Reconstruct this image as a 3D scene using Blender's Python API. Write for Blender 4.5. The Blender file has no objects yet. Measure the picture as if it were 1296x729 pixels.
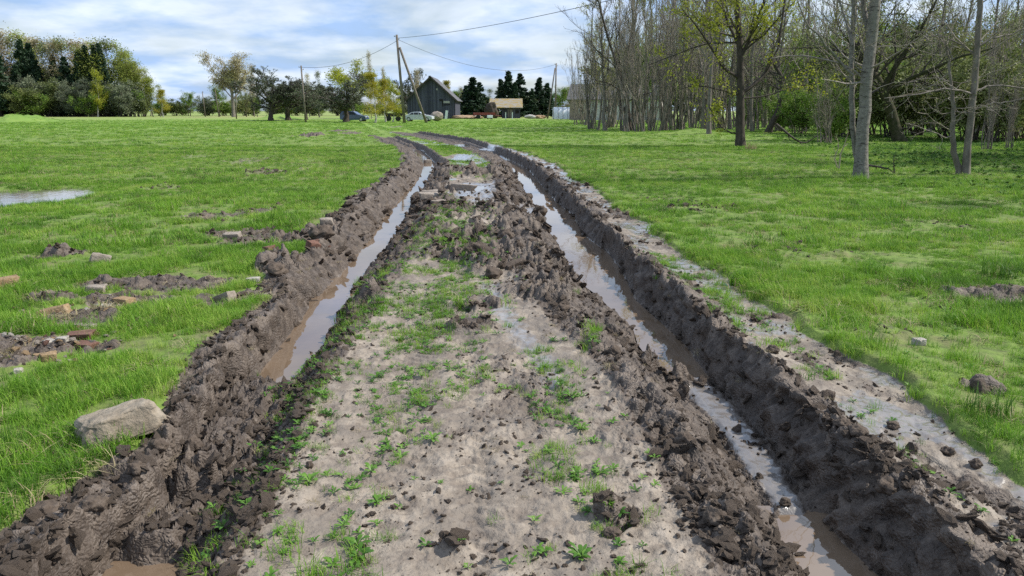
import bpy, bmesh, math, random
import numpy as np
from mathutils import Vector, Matrix, Euler

SC = bpy.context.scene
COL = SC.collection
R = math.radians
rng = np.random.default_rng(7)
random.seed(7)

# ---------------------------------------------------------------- camera, sky, sun, exposure
EYE = 1.55
F_PX = 940.0 / 1296.0
PITCH = math.atan((364.5 - 140.0) / 940.0)
cam_d = bpy.data.cameras.new('camera')
cam_d.sensor_width = 36.0
cam_d.lens = 36.0 * F_PX
cam_d.clip_start = 0.05
cam_d.clip_end = 6000
cam = bpy.data.objects.new('camera', cam_d)
COL.objects.link(cam)
cam.location = (0, 0, EYE)
cam.rotation_euler = (R(90) - PITCH, 0, 0)
SC.camera = cam

SUN_EL, SUN_AZ = R(47), R(86)          # azimuth to the right of the view direction (+Y)
SKY_STRENGTH = 0.085
SUN_STRENGTH = 4.4
EXPOSURE = 0.30
sd = bpy.data.lights.new('sun', 'SUN')
sd.energy = SUN_STRENGTH; sd.angle = R(0.9); sd.color = (1.0, 0.95, 0.87)
sun = bpy.data.objects.new('sun', sd); COL.objects.link(sun)
sdir = Vector((math.sin(SUN_AZ)*math.cos(SUN_EL), math.cos(SUN_AZ)*math.cos(SUN_EL), math.sin(SUN_EL)))
sun.rotation_euler = sdir.to_track_quat('Z', 'Y').to_euler()
sun.location = (40, 20, 60)

world = bpy.data.worlds.new('World'); SC.world = world; world.use_nodes = True
wt = world.node_tree; wn = wt.nodes; wl = wt.links; wn.clear()
def _n(nodes, typ, **kw):
    n = nodes.new(typ)
    for k, v in kw.items():
        if k == 'ins':
            for kk, vv in v.items(): n.inputs[kk].default_value = vv
        else: setattr(n, k, v)
    return n
sky = _n(wn, 'ShaderNodeTexSky', sky_type='NISHITA', sun_disc=False, sun_elevation=SUN_EL, sun_rotation=SUN_AZ,
         air_density=1.0, dust_density=0.8, ozone_density=1.5)
bgs = _n(wn, 'ShaderNodeBackground', ins={'Strength': SKY_STRENGTH})
wl.new(sky.outputs[0], bgs.inputs[0])
tc = _n(wn, 'ShaderNodeTexCoord'); sep = _n(wn, 'ShaderNodeSeparateXYZ'); wl.new(tc.outputs['Generated'], sep.inputs[0])
addz = _n(wn, 'ShaderNodeMath', operation='ADD', ins={1: 0.20}); wl.new(sep.outputs[2], addz.inputs[0])
mxz = _n(wn, 'ShaderNodeMath', operation='MAXIMUM', ins={1: 0.04}); wl.new(addz.outputs[0], mxz.inputs[0])
dx = _n(wn, 'ShaderNodeMath', operation='DIVIDE'); wl.new(sep.outputs[0], dx.inputs[0]); wl.new(mxz.outputs[0], dx.inputs[1])
dy = _n(wn, 'ShaderNodeMath', operation='DIVIDE'); wl.new(sep.outputs[1], dy.inputs[0]); wl.new(mxz.outputs[0], dy.inputs[1])
cmb = _n(wn, 'ShaderNodeCombineXYZ'); wl.new(dx.outputs[0], cmb.inputs[0]); wl.new(dy.outputs[0], cmb.inputs[1])
n1 = _n(wn, 'ShaderNodeTexNoise', ins={'Scale': 0.95, 'Detail': 7.0, 'Roughness': 0.55, 'Distortion': 0.35}); wl.new(cmb.outputs[0], n1.inputs['Vector'])
cr = _n(wn, 'ShaderNodeValToRGB'); cr.color_ramp.elements[0].position = 0.34; cr.color_ramp.elements[1].position = 0.60
cr.color_ramp.elements[0].color = (.22, .22, .22, 1); cr.color_ramp.elements[1].color = (.92, .92, .92, 1)
wl.new(n1.outputs[0], cr.inputs[0])
n2 = _n(wn, 'ShaderNodeTexNoise', ins={'Scale': 2.2, 'Detail': 6.0, 'Roughness': 0.55}); wl.new(cmb.outputs[0], n2.inputs['Vector'])
cr2 = _n(wn, 'ShaderNodeValToRGB'); cr2.color_ramp.elements[0].position = 0.38; cr2.color_ramp.elements[1].position = 0.60
cr2.color_ramp.elements[0].color = (0.38, 0.56, 0.90, 1); cr2.color_ramp.elements[1].color = (0.78, 0.87, 1.0, 1)
wl.new(n2.outputs[0], cr2.inputs[0])
bgc = _n(wn, 'ShaderNodeBackground', ins={'Strength': 0.97}); wl.new(cr2.outputs[0], bgc.inputs[0])
wmx = _n(wn, 'ShaderNodeMixShader'); wl.new(cr.outputs[0], wmx.inputs[0]); wl.new(bgs.outputs[0], wmx.inputs[1]); wl.new(bgc.outputs[0], wmx.inputs[2])
wo = _n(wn, 'ShaderNodeOutputWorld'); wl.new(wmx.outputs[0], wo.inputs[0])
SC.view_settings.view_transform = 'Standard'
SC.view_settings.look = 'None'
SC.view_settings.exposure = EXPOSURE
SC.view_settings.gamma = 1.0
SC.view_settings.use_curve_mapping = False
SC.render.engine = 'CYCLES'
SC.cycles.max_bounces = 5; SC.cycles.diffuse_bounces = 2; SC.cycles.glossy_bounces = 2
SC.cycles.transmission_bounces = 3; SC.cycles.transparent_max_bounces = 4
SC.cycles.use_denoising = False
SC.cycles.use_adaptive_sampling = False
try: SC.cycles.use_light_tree = False
except Exception: pass

# ---------------------------------------------------------------- photograph measurements -> ground positions
SP, CP = math.sin(PITCH), math.cos(PITCH)
def gp(px, py, z=0.0):
    """where the sight line met the level z: measured positions of real things"""
    v = (py - 364.5) / 940.0; u = (px - 648.0) / 940.0
    s = (EYE - z) / (SP + v * CP)
    return np.array([u * s, (CP - v * SP) * s])
def pz(px, py, Y):
    """point at forward distance Y"""
    v = (py - 364.5) / 940.0; u = (px - 648.0) / 940.0
    s = Y / (CP - v * SP)
    return Vector((u * s, Y, EYE - (SP + v * CP) * s))

# ---------------------------------------------------------------- noise
def _hash(ix, iy, seed):
    h = (ix.astype(np.int64) * 374761393 + iy.astype(np.int64) * 668265263 + seed * 1274126177) & 0xFFFFFFFF
    h = ((h ^ (h >> 13)) * 1274126177) & 0xFFFFFFFF
    h = (h ^ (h >> 16)) & 0xFFFFFFFF
    return h.astype(np.float64) / 4294967295.0
def vn(x, y, s=1):
    fx = np.floor(x); fy = np.floor(y); tx = x - fx; ty = y - fy
    tx = tx*tx*tx*(tx*(tx*6-15)+10); ty = ty*ty*ty*(ty*(ty*6-15)+10)
    a = _hash(fx, fy, s); b = _hash(fx+1, fy, s); c = _hash(fx, fy+1, s); d = _hash(fx+1, fy+1, s)
    return (a*(1-tx)+b*tx)*(1-ty) + (c*(1-tx)+d*tx)*ty
def fbm(x, y, s=1, o=4, g=0.5):
    r = 0; a = 1; t = 0
    for i in range(o):
        r = r + a * vn(x*2**i + 17.3*i, y*2**i - 9.1*i, s+i); t += a; a *= g
    return r / t
def clods(x, y, cell, s=1):
    """lumps: every cell throws up one rounded clod"""
    X = x / cell; Y = y / cell; fx = np.floor(X); fy = np.floor(Y); out = np.zeros_like(X)
    for i in (-1, 0, 1):
        for j in (-1, 0, 1):
            cx = fx+i; cy = fy+j
            px = cx + _hash(cx, cy, s); py = cy + _hash(cx, cy, s+11)
            rr = 0.25 + 0.6*_hash(cx, cy, s+23); hh = rr*(0.5+0.5*_hash(cx, cy, s+31))
            d2 = ((X-px)**2 + (Y-py)**2) / (rr*rr)
            out = np.maximum(out, hh*np.sqrt(np.clip(1-d2, 0, 1)))
    return out

# ---------------------------------------------------------------- the track: curves X(Y)
def curve(pts, z):
    w = np.array([gp(a, b, z) for a, b in pts]); w = w[np.argsort(w[:, 1])]
    return w
def ev(c, Y):
    v = np.interp(Y, c[:, 1], c[:, 0])
    s0 = (c[1, 0]-c[0, 0])/(c[1, 1]-c[0, 1]+1e-9)
    v = np.where(Y < c[0, 1], c[0, 0] + s0*0.8*(Y-c[0, 1]), v)
    s1 = (c[-1, 0]-c[-3, 0])/(c[-1, 1]-c[-3, 1]+1e-9)
    return np.where(Y > c[-1, 1], c[-1, 0] + s1*(Y-c[-1, 1]), v)
WZ = -0.22
cA = curve([(0,668),(90,606),(175,560),(205,490),(262,440),(322,392),(350,345),(392,300),(430,264),(470,236),(498,215),(512,200),(500,186),(468,173)], .03)
cB = curve([(20,690),(105,632),(190,575),(228,500),(285,440),(345,386),(372,340),(408,297),(448,260),(488,232),(512,212),(522,199),(506,185),(474,173)], .09)
cC = curve([(95,729),(140,690),(190,620),(250,560),(313,491),(350,445),(381,404),(394,382),(418,360),(440,337),(481,285),(494,266),(510,246),(532,222),(536,208),(520,188),(482,173.5)], WZ)
cD = curve([(215,729),(240,690),(290,620),(330,550),(361,491),(381,467),(407,441),(423,417),(430,393),(445,377),(449,360),(467,342),(494,312),(507,287),(522,263),(522,252),(532,246),(540,230),(549,213),(551,206),(536,191),(492,173.5)], WZ)
cE = curve([(255,729),(320,640),(352,560),(385,491),(425,441),(447,393),(466,360),(486,338),(512,312),(524,287),(540,262),(546,246),(556,230),(563,213),(563,204),(545,188),(500,172.5)], .05)
cF = curve([(1010,729),(962,660),(915,600),(885,550),(822,470),(762,400),(708,338),(690,300),(672,268),(656,245),(645,222),(640,208),(622,197),(580,182),(497,166.5)], .08)
cG = curve([(1020,729),(987,681),(977,651),(938,600),(908,550),(862,500),(842,470),(816,443),(807,416),(783,397),(763,375),(737,357),(721,330),(707,303),(694,292),(686,268),(672,250),(653,222),(648,208),(631,197.5),(588,182),(502,166.8)], WZ)
cH = curve([(1115,729),(1072,690),(1036,654),(1000,600),(965,550),(925,505),(888,471),(866,441),(838,415),(800,381),(783,344),(766,320),(733,296),(723,272),(705,259),(686,237),(668,215),(637,197.5),(596,182),(508,166.6)], WZ)
cI = curve([(1275,729),(1180,640),(1128,575),(1035,510),(964,441),(899,397),(869,362),(805,322),(772,290),(745,262),(716,235),(690,214),(655,196),(606,179.5),(513,165.8)], .14)
cJ = curve([(1385,760),(1272,690),(1205,640),(1142,580),(1058,520),(984,455),(922,405),(876,362),(820,322),(784,288),(748,258),(719,233),(695,213),(658,195.5),(609,179),(516,165.4)], .05)
cK = curve([(1420,690),(1296,612),(1200,548),(1120,476),(1040,430),(940,366),(860,318),(800,277),(752,240),(705,208),(668,194),(613,178.5),(520,165.1)], .02)
Y_END_L, Y_END_R = 50.0, 60.0

def floor_l(Y):
    ys = [gp(0, p, WZ)[1] for p in (760, 722, 700, 505, 488, 192, 186)]
    return np.interp(Y, ys, [-.27, -.27, -.14, -.12, -.34, -.30, -.12])
def floor_r(Y):
    ys = [gp(0, p, WZ)[1] for p in (760, 665, 648, 482, 468, 198, 192)]
    return np.interp(Y, ys, [-.34, -.30, -.195, -.19, -.36, -.30, -.12])

# bare, trodden or dug patches: photo position, radii (m), mud, relief (m)
PATCH = [(40,440,.7,.26,1,.02),(105,405,.42,.22,1,.025),(160,378,.45,.25,1,.02),(215,360,.7,.34,.9,.02),(60,380,.3,.2,.8,.03),
 (8,455,.4,.3,1,.05),(52,326,.16,.16,.8,.04),(82,322,.22,.2,.8,.05),(320,302,.7,.7,.6,.03),(255,276,.5,.6,.55,.03),(405,300,.35,.5,.9,.1),(352,345,.3,.3,.9,.1),(285,378,.4,.3,.6,.03),
 (397,172,.8,2.2,1,.16),(430,166,1.0,2.0,.6,.08),(445,169,.9,2.2,.55,.08),(500,161,.8,2.0,.7,.1),(318,204,.8,1.8,.45,.04),(345,218,.6,1.0,.5,.04),(250,198,.6,1.0,.4,.03),(333,268,.4,.5,.55,.03),(204,238,.5,.9,.4,.03),
 (640,325,.55,.8,1,.10),(690,345,.45,.8,1,.08),(610,300,.45,.8,.9,.09),(570,318,.5,.8,.8,.08),(600,218,1.2,.9,1,.09),(660,216,.9,.9,1,.09),(545,240,.5,1.6,1,.1),(550,256,.5,1.0,1,.08),(575,262,.6,.8,.7,.06),
 (640,258,.7,1.0,.7,.08),(600,272,.8,.7,.5,.06),(655,282,.55,1.2,.9,.09),(560,300,.5,.8,.7,.06),(700,372,.35,.5,.8,.07),(490,310,.3,1.0,.8,.08),(600,386,.3,.3,.8,.04),(600,412,.2,.15,.8,.03),
 (780,655,.12,.1,.9,.04),(1064,648,.11,.13,1,.11),(1120,700,.16,.10,1,.10),(905,520,.07,.2,1,.03),(838,430,.13,.3,1,.12),(852,455,.10,.12,1,.07),(778,332,.12,.3,1,.06),(310,520,.2,.2,1,.05),(270,560,.25,.3,1,.08),(570,690,.12,.08,.6,.02),(440,375,.25,.5,.9,.06),
 (1240,498,.16,.10,.8,.025),(1285,380,.5,.4,.6,.06),(880,262,.6,1.2,.35,.02),(1010,318,.5,.5,.3,.02),(1200,390,.3,.4,.35,.02),(1120,425,.3,.3,.3,.02),(1215,290,.4,.6,.35,.02),(700,162,9,1.6,.5,.03),(630,158,9,2.0,.35,.02)]
PW = [(gp(a, b)[0], gp(a, b)[1], rx, ry, m, h) for a, b, rx, ry, m, h in PATCH]
# green lanes on the sandy middle: curve + half widths (m)
def lane(pts):
    w = np.array([list(gp(a, b)) + [hw] for a, b, hw in pts]); return w[np.argsort(w[:, 1])]
LANES = [lane([(585,250,.3),(570,290,.35),(562,340,.30),(545,400,.30),(538,440,.28),(560,468,.28),(535,500,.12),(530,560,.08)]),
         lane([(505,330,.28),(470,370,.25),(440,420,.25),(400,470,.26),(380,520,.22),(360,580,.20),(330,640,.2),(290,729,.25)]),
         lane([(680,440,.08),(698,480,.12),(705,530,.14),(722,580,.15),(735,650,.16),(750,729,.18)]),
         lane([(548,420,.20),(505,440,.16),(470,520,.14),(455,600,.12),(440,690,.1)]),
         lane([(745,428,.07),(752,450,.06),(745,400,.03)]),
         lane([(830,322,.14),(862,340,.20),(900,375,.16),(950,415,.14),(1000,448,.08),(1090,520,.08),(1180,600,.06),(1270,680,.05)]),
         lane([(735,300,.12),(720,280,.05),(748,312,.1)])]
BOWL = (gp(2, 247, 0)[0], gp(2, 247, 0)[1])         # puddle in the meadow
POOLS = [(gp(600,238,-.03), .30, .75), (gp(608,256,-.03), .22, .45), (gp(672,262,-.03), .35, .5), (gp(582,185,-.03), .35, 1.6), (gp(620,186,-.03), .5, 1.2)]

def seg_lin(X, ks, hs):
    out = np.array(hs[0], float) * np.ones_like(X)
    for i in range(len(ks)-1):
        a, b = ks[i], ks[i+1]; t = np.clip((X-a)/np.maximum(b-a, 1e-3), 0, 1)
        out = np.where(X >= a, hs[i]*(1-t) + hs[i+1]*t, out)
    return out
def sst(x, a, b):
    t = np.clip((x-a)/(b-a), 0, 1); return t*t*(3-2*t)

def fields(X, Y):
    """height and ground cover at (X, Y)"""
    X = np.asarray(X, float); Y = np.asarray(Y, float)
    wob = (fbm(Y*2.3, X*0.7, 5, 3)-.5)*.16*np.clip(Y/8, .6, 1.5)
    wob2 = (fbm(Y*2.0, X*0.7+40, 9, 3)-.5)*.14*np.clip(Y/8, .6, 1.5)
    nA = (fbm(Y*1.35, X*0+3, 14, 4, .6)-.5)*.30*np.clip(Y/6, .6, 1.6); nI = (fbm(Y*1.15, X*0+8, 18, 4, .6)-.5)*.34*np.clip(Y/6, .6, 1.6)
    wob = wob+nA*.5; wob2 = wob2+nI*.5
    A = ev(cA, Y)+wob*1.6; B = np.maximum(ev(cB, Y)+wob, A+.06); C = np.maximum(ev(cC, Y), B+.05); D = np.maximum(ev(cD, Y), C+.12)
    E = np.maximum(ev(cE, Y)+wob2*.5+.10*sst(Y, 4.5, 6)*(1-sst(Y, 22, 30)), D+.05); sh = sst(Y, 4.2, 6)*(1-sst(Y, 22, 30)); F = np.maximum(ev(cF, Y)+wob*.25-.02-.16*sh, E+.5); G = np.maximum(ev(cG, Y)-.06*sh, F+.04); H = np.maximum(ev(cH, Y)+.05*sh, G+.15)
    I = np.maximum(ev(cI, Y)+wob2*.8, H+.05); J = np.maximum(ev(cJ, Y)+wob, I+.06); K = np.maximum(ev(cK, Y)+wob2*1.5, J+.06)
    inL = 1-sst(Y, Y_END_L-4, Y_END_L); inR = 1-sst(Y, Y_END_R-5, Y_END_R)
    fl = floor_l(Y); fr = floor_r(Y)
    ks = [A-.35, A, B, B+(C-B)*.22, C, C+(D-C)*.25, D-(D-C)*.25, D, E, E+.28, F-.38, F, G, G+(H-G)*.25, H-(H-G)*.25, H, H+(I-H)*.8, I, J, (J+K)/2, K, K+.06, K+.5]
    hl = inL; hr = inR
    hs = [0*X, .03*hl, .07*hl, .03*hl, -.215*hl, fl*hl, fl*hl, -.215*hl, .02*hl, .0*hl, .0*hr, .03*hr, -.215*hr, fr*hr, fr*hr, -.215*hr, .03*hr, .09*hr, .03*hr, -.01*hr, -.005*hr, .045*hr, .02*hr]
    h = seg_lin(X, ks, hs)
    nearl = (1-sst(Y, 4.2, 4.9))*sst(X, A-.1, A+.1)*(1-sst(X, D, E)); h = h - nearl*.035*(h > -.1) + nearl*.05*(h < -.15)*(fl > -.2)
    # cover
    e = .05
    mL = sst(X, A-e, A+e)*(1-sst(X, E-.02, E+.16))*inL
    mR = sst(X, F-.30, F-.12)*(1-sst(X, J-.05, J+.04))*inR
    mud = np.maximum(mL, mR)
    inside = sst(X, A-e, A+e)*(1-sst(X, K-.03, K+.03))*np.where(X < (E+F)/2, inL, inR)
    path = sst(X, J-.05, J+.03)*(1-sst(X, K-.03, K+.03))*inR
    center = sst(X, E, E+.15)*(1-sst(X, F-.25, F-.1))
    farc = sst(Y, 15, 21)
    green = (1-inside)
    green = np.maximum(green, center*farc*np.maximum(sst(fbm(X*1.1, Y*.6, 77, 3), .36, .50), sst(Y, 26, 32))*.97)
    lanes = 0*X
    for L in LANES:
        cx = np.interp(Y, L[:, 1], L[:, 0]); hw = np.interp(Y, L[:, 1], L[:, 2], left=0, right=0) + 1e-4
        hw = np.where((Y < L[0, 1]) & (L[0, 1] > 2.6), 1e-4, np.where(Y < L[0, 1], L[0, 2], hw))
        lanes = np.maximum(lanes, np.exp(-((X-cx)/(hw*1.1))**2))
    lanes = lanes*sst(fbm(X*5, Y*5, 31, 3), .30, .55)
    relief = 0*X; pm = 0*X
    pn = fbm(X*2.1, Y*2.1, 51, 4)
    for (cx, cy, rx, ry, m, hh) in PW:
        d = ((X-cx)/rx)**2 + ((Y-cy)/ry)**2
        w = np.exp(-d*1.3) if True else 0
        w = sst(w + (pn-.5)*1.3, .30, .62)*(d < 4)
        pm = np.maximum(pm, w*m); relief = np.maximum(relief, w*hh)
    mud = np.maximum(mud, pm)
    smear = sst(fbm(X*1.9, Y*1.1, 131, 5, .62), .50, .63)
    mud = np.maximum(mud, center*smear*.48)
    pathmud = path*sst(fbm(X*2.6, Y*2.0, 133, 5, .62), .53, .66)
    mud = np.maximum(mud, pathmud*.65)
    green = green*(1-np.clip(pm*1.15, 0, 1))
    near = np.clip(Y/12, .5, 2.2)
    # relief noise
    wx = X+(fbm(X*6, Y*6, 21, 3)-.5)*.16; wy = Y+(fbm(X*6+9, Y*6, 23, 3)-.5)*.16
    c1 = clods(wx, wy, .24, 3)-.28; c2 = clods(wx+3.1, wy, .105, 13)-.28; w2x = wx+(fbm(X*22, Y*22, 25, 2)-.5)*.05; w2y = wy+(fbm(X*22+9, Y*22, 27, 2)-.5)*.05; sel = sst(fbm(X*4, Y*4, 29, 3), .36, .60)
    c3 = (clods(w2x*1.1, w2y+1.7, .047, 43)-.28)*(.25+1.1*sel); c4 = (clods(w2x, w2y+.7, .022, 47)-.28)*(1.3-.9*sel)
    rough = fbm(X*3.2, Y*3.2, 61, 5, .55)-.5
    onwater = np.maximum(sst(X, C-.02, C+.06)*(1-sst(X, D-.06, D+.02)), sst(X, G-.02, G+.06)*(1-sst(X, H-.06, H+.02)))
    deepL = sst(-fl, .19, .28); deepR = sst(-fr, .21, .30)
    pond = np.maximum(sst(X, C-.03, C+.05)*(1-sst(X, D-.04, D+.03))*deepL, sst(X, G-.03, G+.05)*(1-sst(X, H-.05, H+.03))*deepR)
    rfl = sst(X, G, G+.06)*(1-sst(X, H-.10, H))*(1-deepR)
    ma = mud*(1-pond*.93)*(1-rfl*.85)
    lump = sst(fbm(X*1.7, Y*1.7, 71, 3), .36, .60)
    h = h + ma*(rough*.11 + (c1*.085*(.15+.85*lump) + c2*.060*(.35+.65*lump) + c3*.040 + c4*.020*(Y < 7))*np.clip(.75+Y/28, .8, 1.5))
    # gouged wheel walls: streaks and slumps along the two outer banks
    wall = np.maximum(sst(X, B-.03, B+.05)*(1-sst(X, C-.04, C)), sst(X, H, H+.04)*(1-sst(X, I-.03, I+.04)))
    h = h + wall*((fbm(X*1.5, Y*7, 81, 4, .6)-.5)*.12 + c2*.02)
    h = h + relief*(.45 + 1.3*c1 + 1.0*c2 + .4*c3 + rough)
    sandy = (1-mud)*(1-green)
    h = h + sandy*((fbm(X*2.2, Y*1.6, 91, 4)-.5)*.035 + c2*.014*sst(fbm(X*2, Y*2, 95, 2), .45, .65) + c3*.010 + (fbm(X*16, Y*16, 93, 3)-.5)*.018)
    tt = (X-E)/np.maximum(F-E, .2)
    for c0, wd in ((.27, .10), (.66, .11), (.46, .05)):
        g = np.exp(-((tt-c0)/wd)**4)*sandy*center*sst(fbm(X*1.3, Y*.5, int(c0*100), 3), .40, .58)
        lug = np.clip(np.sin((Y+np.abs(tt-c0)*1.1)*2*np.pi/.085)*2, -1, 1)
        h = h + g*(-.014 + .0055*lug*(Y < 11))
    h = h + center*sst(Y, 9, 12)*(1-sst(Y, 19, 24))*(rough*.10+c1*.04)
    h = h + green*((fbm(X*.9, Y*.9, 97, 3)-.5)*.05 + (fbm(X*.16, Y*.16, 99, 2)-.5)*.12*sst(np.abs(X), 3, 9) + (fbm(X*6, Y*6, 98, 2)-.5)*.03)
    h = h*(1-sst(Y, 120, 200)) + 0
    # shallow hollows that hold water
    d = ((X-BOWL[0])/1.5)**2 + ((Y-BOWL[1])/1.75)**2
    h = h - .15*np.exp(-d*.8)*(.45+1.1*fbm(X*.9, Y*.9, 233, 4, .6))
    bowl = np.exp(-d*.9)
    for (c, rx, ry) in POOLS:
        d = ((X-c[0])/rx)**2 + ((Y-c[1])/ry)**2
        h = h*(1-np.exp(-d*1.0)*.7) - .075*np.exp(-d*1.2)
        mud = np.maximum(mud*(1-np.exp(-d)), 0)
    # mounds of grass in the far meadow
    for (px, py, rr, mh) in ((30, 154, 3.6, 1.25), (347, 151, 2.6, .9), (362, 151, 3.4, .7), (880, 170, 2.0, .3)):
        c = gp(px, py); h = h + mh*np.exp(-(((X-c[0])/rr)**2 + ((Y-c[1])/(rr*1.6))**2)*1.6)*(.7+.6*fbm(X*.8, Y*.8, 5, 2))
    wet = np.maximum(path*(.36+.55*sst(fbm(X*2.2, Y*1.7, 15, 5, .6), .40, .56))*(1-.7*pathmud), np.maximum(pond, rfl*.85*(1-sst(Y, 9, 14))))
    wet = wet*(1-np.clip(pm*1.3, 0, 1))
    wet = np.maximum(wet, center*(1-pm)*.62*np.exp(-((X-(F-.52))/.16)**2)*sst(Y, 3.4, 4.2)*(1-sst(Y, 6.5, 8)))
    wet = np.maximum(wet, center*(1-np.clip(pm*1.3, 0, 1))*sst(Y, 9, 13)*sst(fbm(X*1.2, Y*.7, 19, 3), .46, .60)*.8)
    for (c, rx, ry) in POOLS:
        wet = np.maximum(wet, np.exp(-(((X-c[0])/rx)**2 + ((Y-c[1])/ry)**2)*.6))
    return dict(h=h, pm=pm, mud=mud, green=green, wet=wet, lanes=lanes*(1-onwater)*(1-green), path=path, center=center, track=inside, onwater=onwater, bowl=bowl, wall=wall)
def hz(x, y):
    return float(fields(np.array([x]), np.array([y]))['h'][0])

# ---------------------------------------------------------------- mesh helpers
def mesh_np(name, V, Fq, mats=(), smooth=True, mat_idx=None, quads=True):
    me = bpy.data.meshes.new(name)
    V = np.asarray(V, np.float32); Fq = np.asarray(Fq, np.int32)
    k = Fq.shape[1]
    me.vertices.add(len(V)); me.vertices.foreach_set('co', V.ravel())
    me.loops.add(Fq.size); me.loops.foreach_set('vertex_index', Fq.ravel())
    me.polygons.add(len(Fq)); me.polygons.foreach_set('loop_start', np.arange(0, Fq.size, k, dtype=np.int32))
    if mat_idx is not None: me.polygons.foreach_set('material_index', np.asarray(mat_idx, np.int32))
    me.polygons.foreach_set('use_smooth', np.full(len(Fq), smooth))
    me.update(calc_edges=True)
    for m in mats: me.materials.append(m)
    return me
def link(name, me, parent=None, loc=None, rot=None):
    o = bpy.data.objects.new(name, me); COL.objects.link(o)
    if parent is not None: o.parent = parent
    if loc is not None: o.location = loc
    if rot is not None: o.rotation_euler = rot
    return o
def tag(o, label=None, cat=None, group=None, kind=None):
    if label: o['label'] = label
    if cat: o['category'] = cat
    if group: o['group'] = group
    if kind: o['kind'] = kind
    return o
def empty(name, loc=(0,0,0), rz=0):
    o = bpy.data.objects.new(name, None); COL.objects.link(o); o.location = loc; o.rotation_euler = (0, 0, rz); o.empty_display_size = .3
    return o
def copy_tree(o, parent=None):
    c = o.copy(); COL.objects.link(c); c.parent = parent
    for ch in o.children: copy_tree(ch, c)
    return c
class MB:
    """collects simple shapes of one part"""
    def __init__(s): s.bm = bmesh.new()
    def box(s, c, d, rot=None, bevel=0.0):
        r = bmesh.ops.create_cube(s.bm, size=1.0); vs = r['verts']
        bmesh.ops.scale(s.bm, vec=d, verts=vs)
        if bevel:
            es = list({e for v in vs for e in v.link_edges})
            rb = bmesh.ops.bevel(s.bm, geom=es, offset=bevel, segments=2, affect='EDGES', profile=.7)
            vs = rb['verts'] if rb['verts'] else vs
            vs = list({v for f in rb['faces'] for v in f.verts} | set(v for v in vs if v.is_valid))
        M = Matrix.Translation(c)
        if rot: M = M @ Euler(rot).to_matrix().to_4x4()
        bmesh.ops.transform(s.bm, matrix=M, verts=[v for v in vs if v.is_valid]); return s
    def cyl(s, a, b, r0, r1=None, seg=12):
        a = Vector(a); b = Vector(b); r1 = r0 if r1 is None else r1; d = b-a
        r = bmesh.ops.create_cone(s.bm, cap_ends=True, segments=seg, radius1=r0, radius2=r1, depth=d.length)
        M = Matrix.Translation((a+b)/2) @ d.to_track_quat('Z', 'Y').to_matrix().to_4x4()
        bmesh.ops.transform(s.bm, matrix=M, verts=r['verts']); return s
    def prism(s, poly, y0, y1):
        """outline in x,z pushed from y0 to y1"""
        a = [s.bm.verts.new((x, y0, z)) for x, z in poly]; b = [s.bm.verts.new((x, y1, z)) for x, z in poly]
        s.bm.faces.new(a); s.bm.faces.new(b[::-1]); n = len(poly)
        for i in range(n): s.bm.faces.new((a[i], b[i], b[(i+1) % n], a[(i+1) % n]))
        return s
    def quad(s, *p):
        s.bm.faces.new([s.bm.verts.new(q) for q in p]); return s
    def build(s, name, mat, parent=None, smooth=False, loc=None):
        bmesh.ops.recalc_face_normals(s.bm, faces=s.bm.faces)
        me = bpy.data.meshes.new(name); s.bm.to_mesh(me); s.bm.free(); me.materials.append(mat)
        for p in me.polygons: p.use_smooth = smooth
        return link(name, me, parent, loc)

# ---------------------------------------------------------------- materials
def newmat(name):
    m = bpy.data.materials.new(name); m.use_nodes = True; nt = m.node_tree; nt.nodes.clear()
    out = nt.nodes.new('ShaderNodeOutputMaterial'); b = nt.nodes.new('ShaderNodeBsdfPrincipled'); nt.links.new(b.outputs[0], out.inputs[0])
    b.inputs['Roughness'].default_value = .8; b.inputs['Specular IOR Level'].default_value = .3
    return m, nt, b, out
def c4(c): return (c[0], c[1], c[2], 1)
def ramp(nt, src, stops):
    r = nt.nodes.new('ShaderNodeValToRGB'); el = r.color_ramp.elements
    while len(el) < len(stops): el.new(.5)
    for e, (p, c) in zip(el, stops): e.position = p; e.color = c4(c) if not np.isscalar(c) else (c, c, c, 1)
    nt.links.new(src, r.inputs[0]); return r.outputs[0]
def noise(nt, vec, scale, detail=4, rough=.5, dist=0, dims='3D'):
    n = nt.nodes.new('ShaderNodeTexNoise'); n.inputs['Scale'].default_value = scale; n.inputs['Detail'].default_value = detail
    n.inputs['Roughness'].default_value = rough; n.inputs['Distortion'].default_value = dist
    if vec is not None: nt.links.new(vec, n.inputs['Vector'])
    return n.outputs[0]
def mixc(nt, f, a, b, typ='MIX'):
    m = nt.nodes.new('ShaderNodeMix'); m.data_type = 'RGBA'; m.blend_type = typ
    for s, v in ((m.inputs[0], f), (m.inputs[6], a), (m.inputs[7], b)):
        if isinstance(v, (int, float)): s.default_value = v
        elif isinstance(v, tuple): s.default_value = c4(v)
        else: nt.links.new(v, s)
    return m.outputs[2]
def mth(nt, op, a, b=None, c=None, clamp=False):
    m = nt.nodes.new('ShaderNodeMath'); m.operation = op; m.use_clamp = clamp
    for i, v in enumerate((a, b, c)):
        if v is None: continue
        if isinstance(v, (int, float)): m.inputs[i].default_value = v
        else: nt.links.new(v, m.inputs[i])
    return m.outputs[0]
def bump(nt, b, h, strength, dist, prev=None):
    n = nt.nodes.new('ShaderNodeBump'); n.inputs['Strength'].default_value = strength; n.inputs['Distance'].default_value = dist
    nt.links.new(h, n.inputs['Height'])
    if prev is not None: nt.links.new(prev, n.inputs['Normal'])
    if b is not None: nt.links.new(n.outputs[0], b.inputs['Normal'])
    return n.outputs[0]
def pos(nt): return nt.nodes.new('ShaderNodeNewGeometry').outputs['Position']
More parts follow.
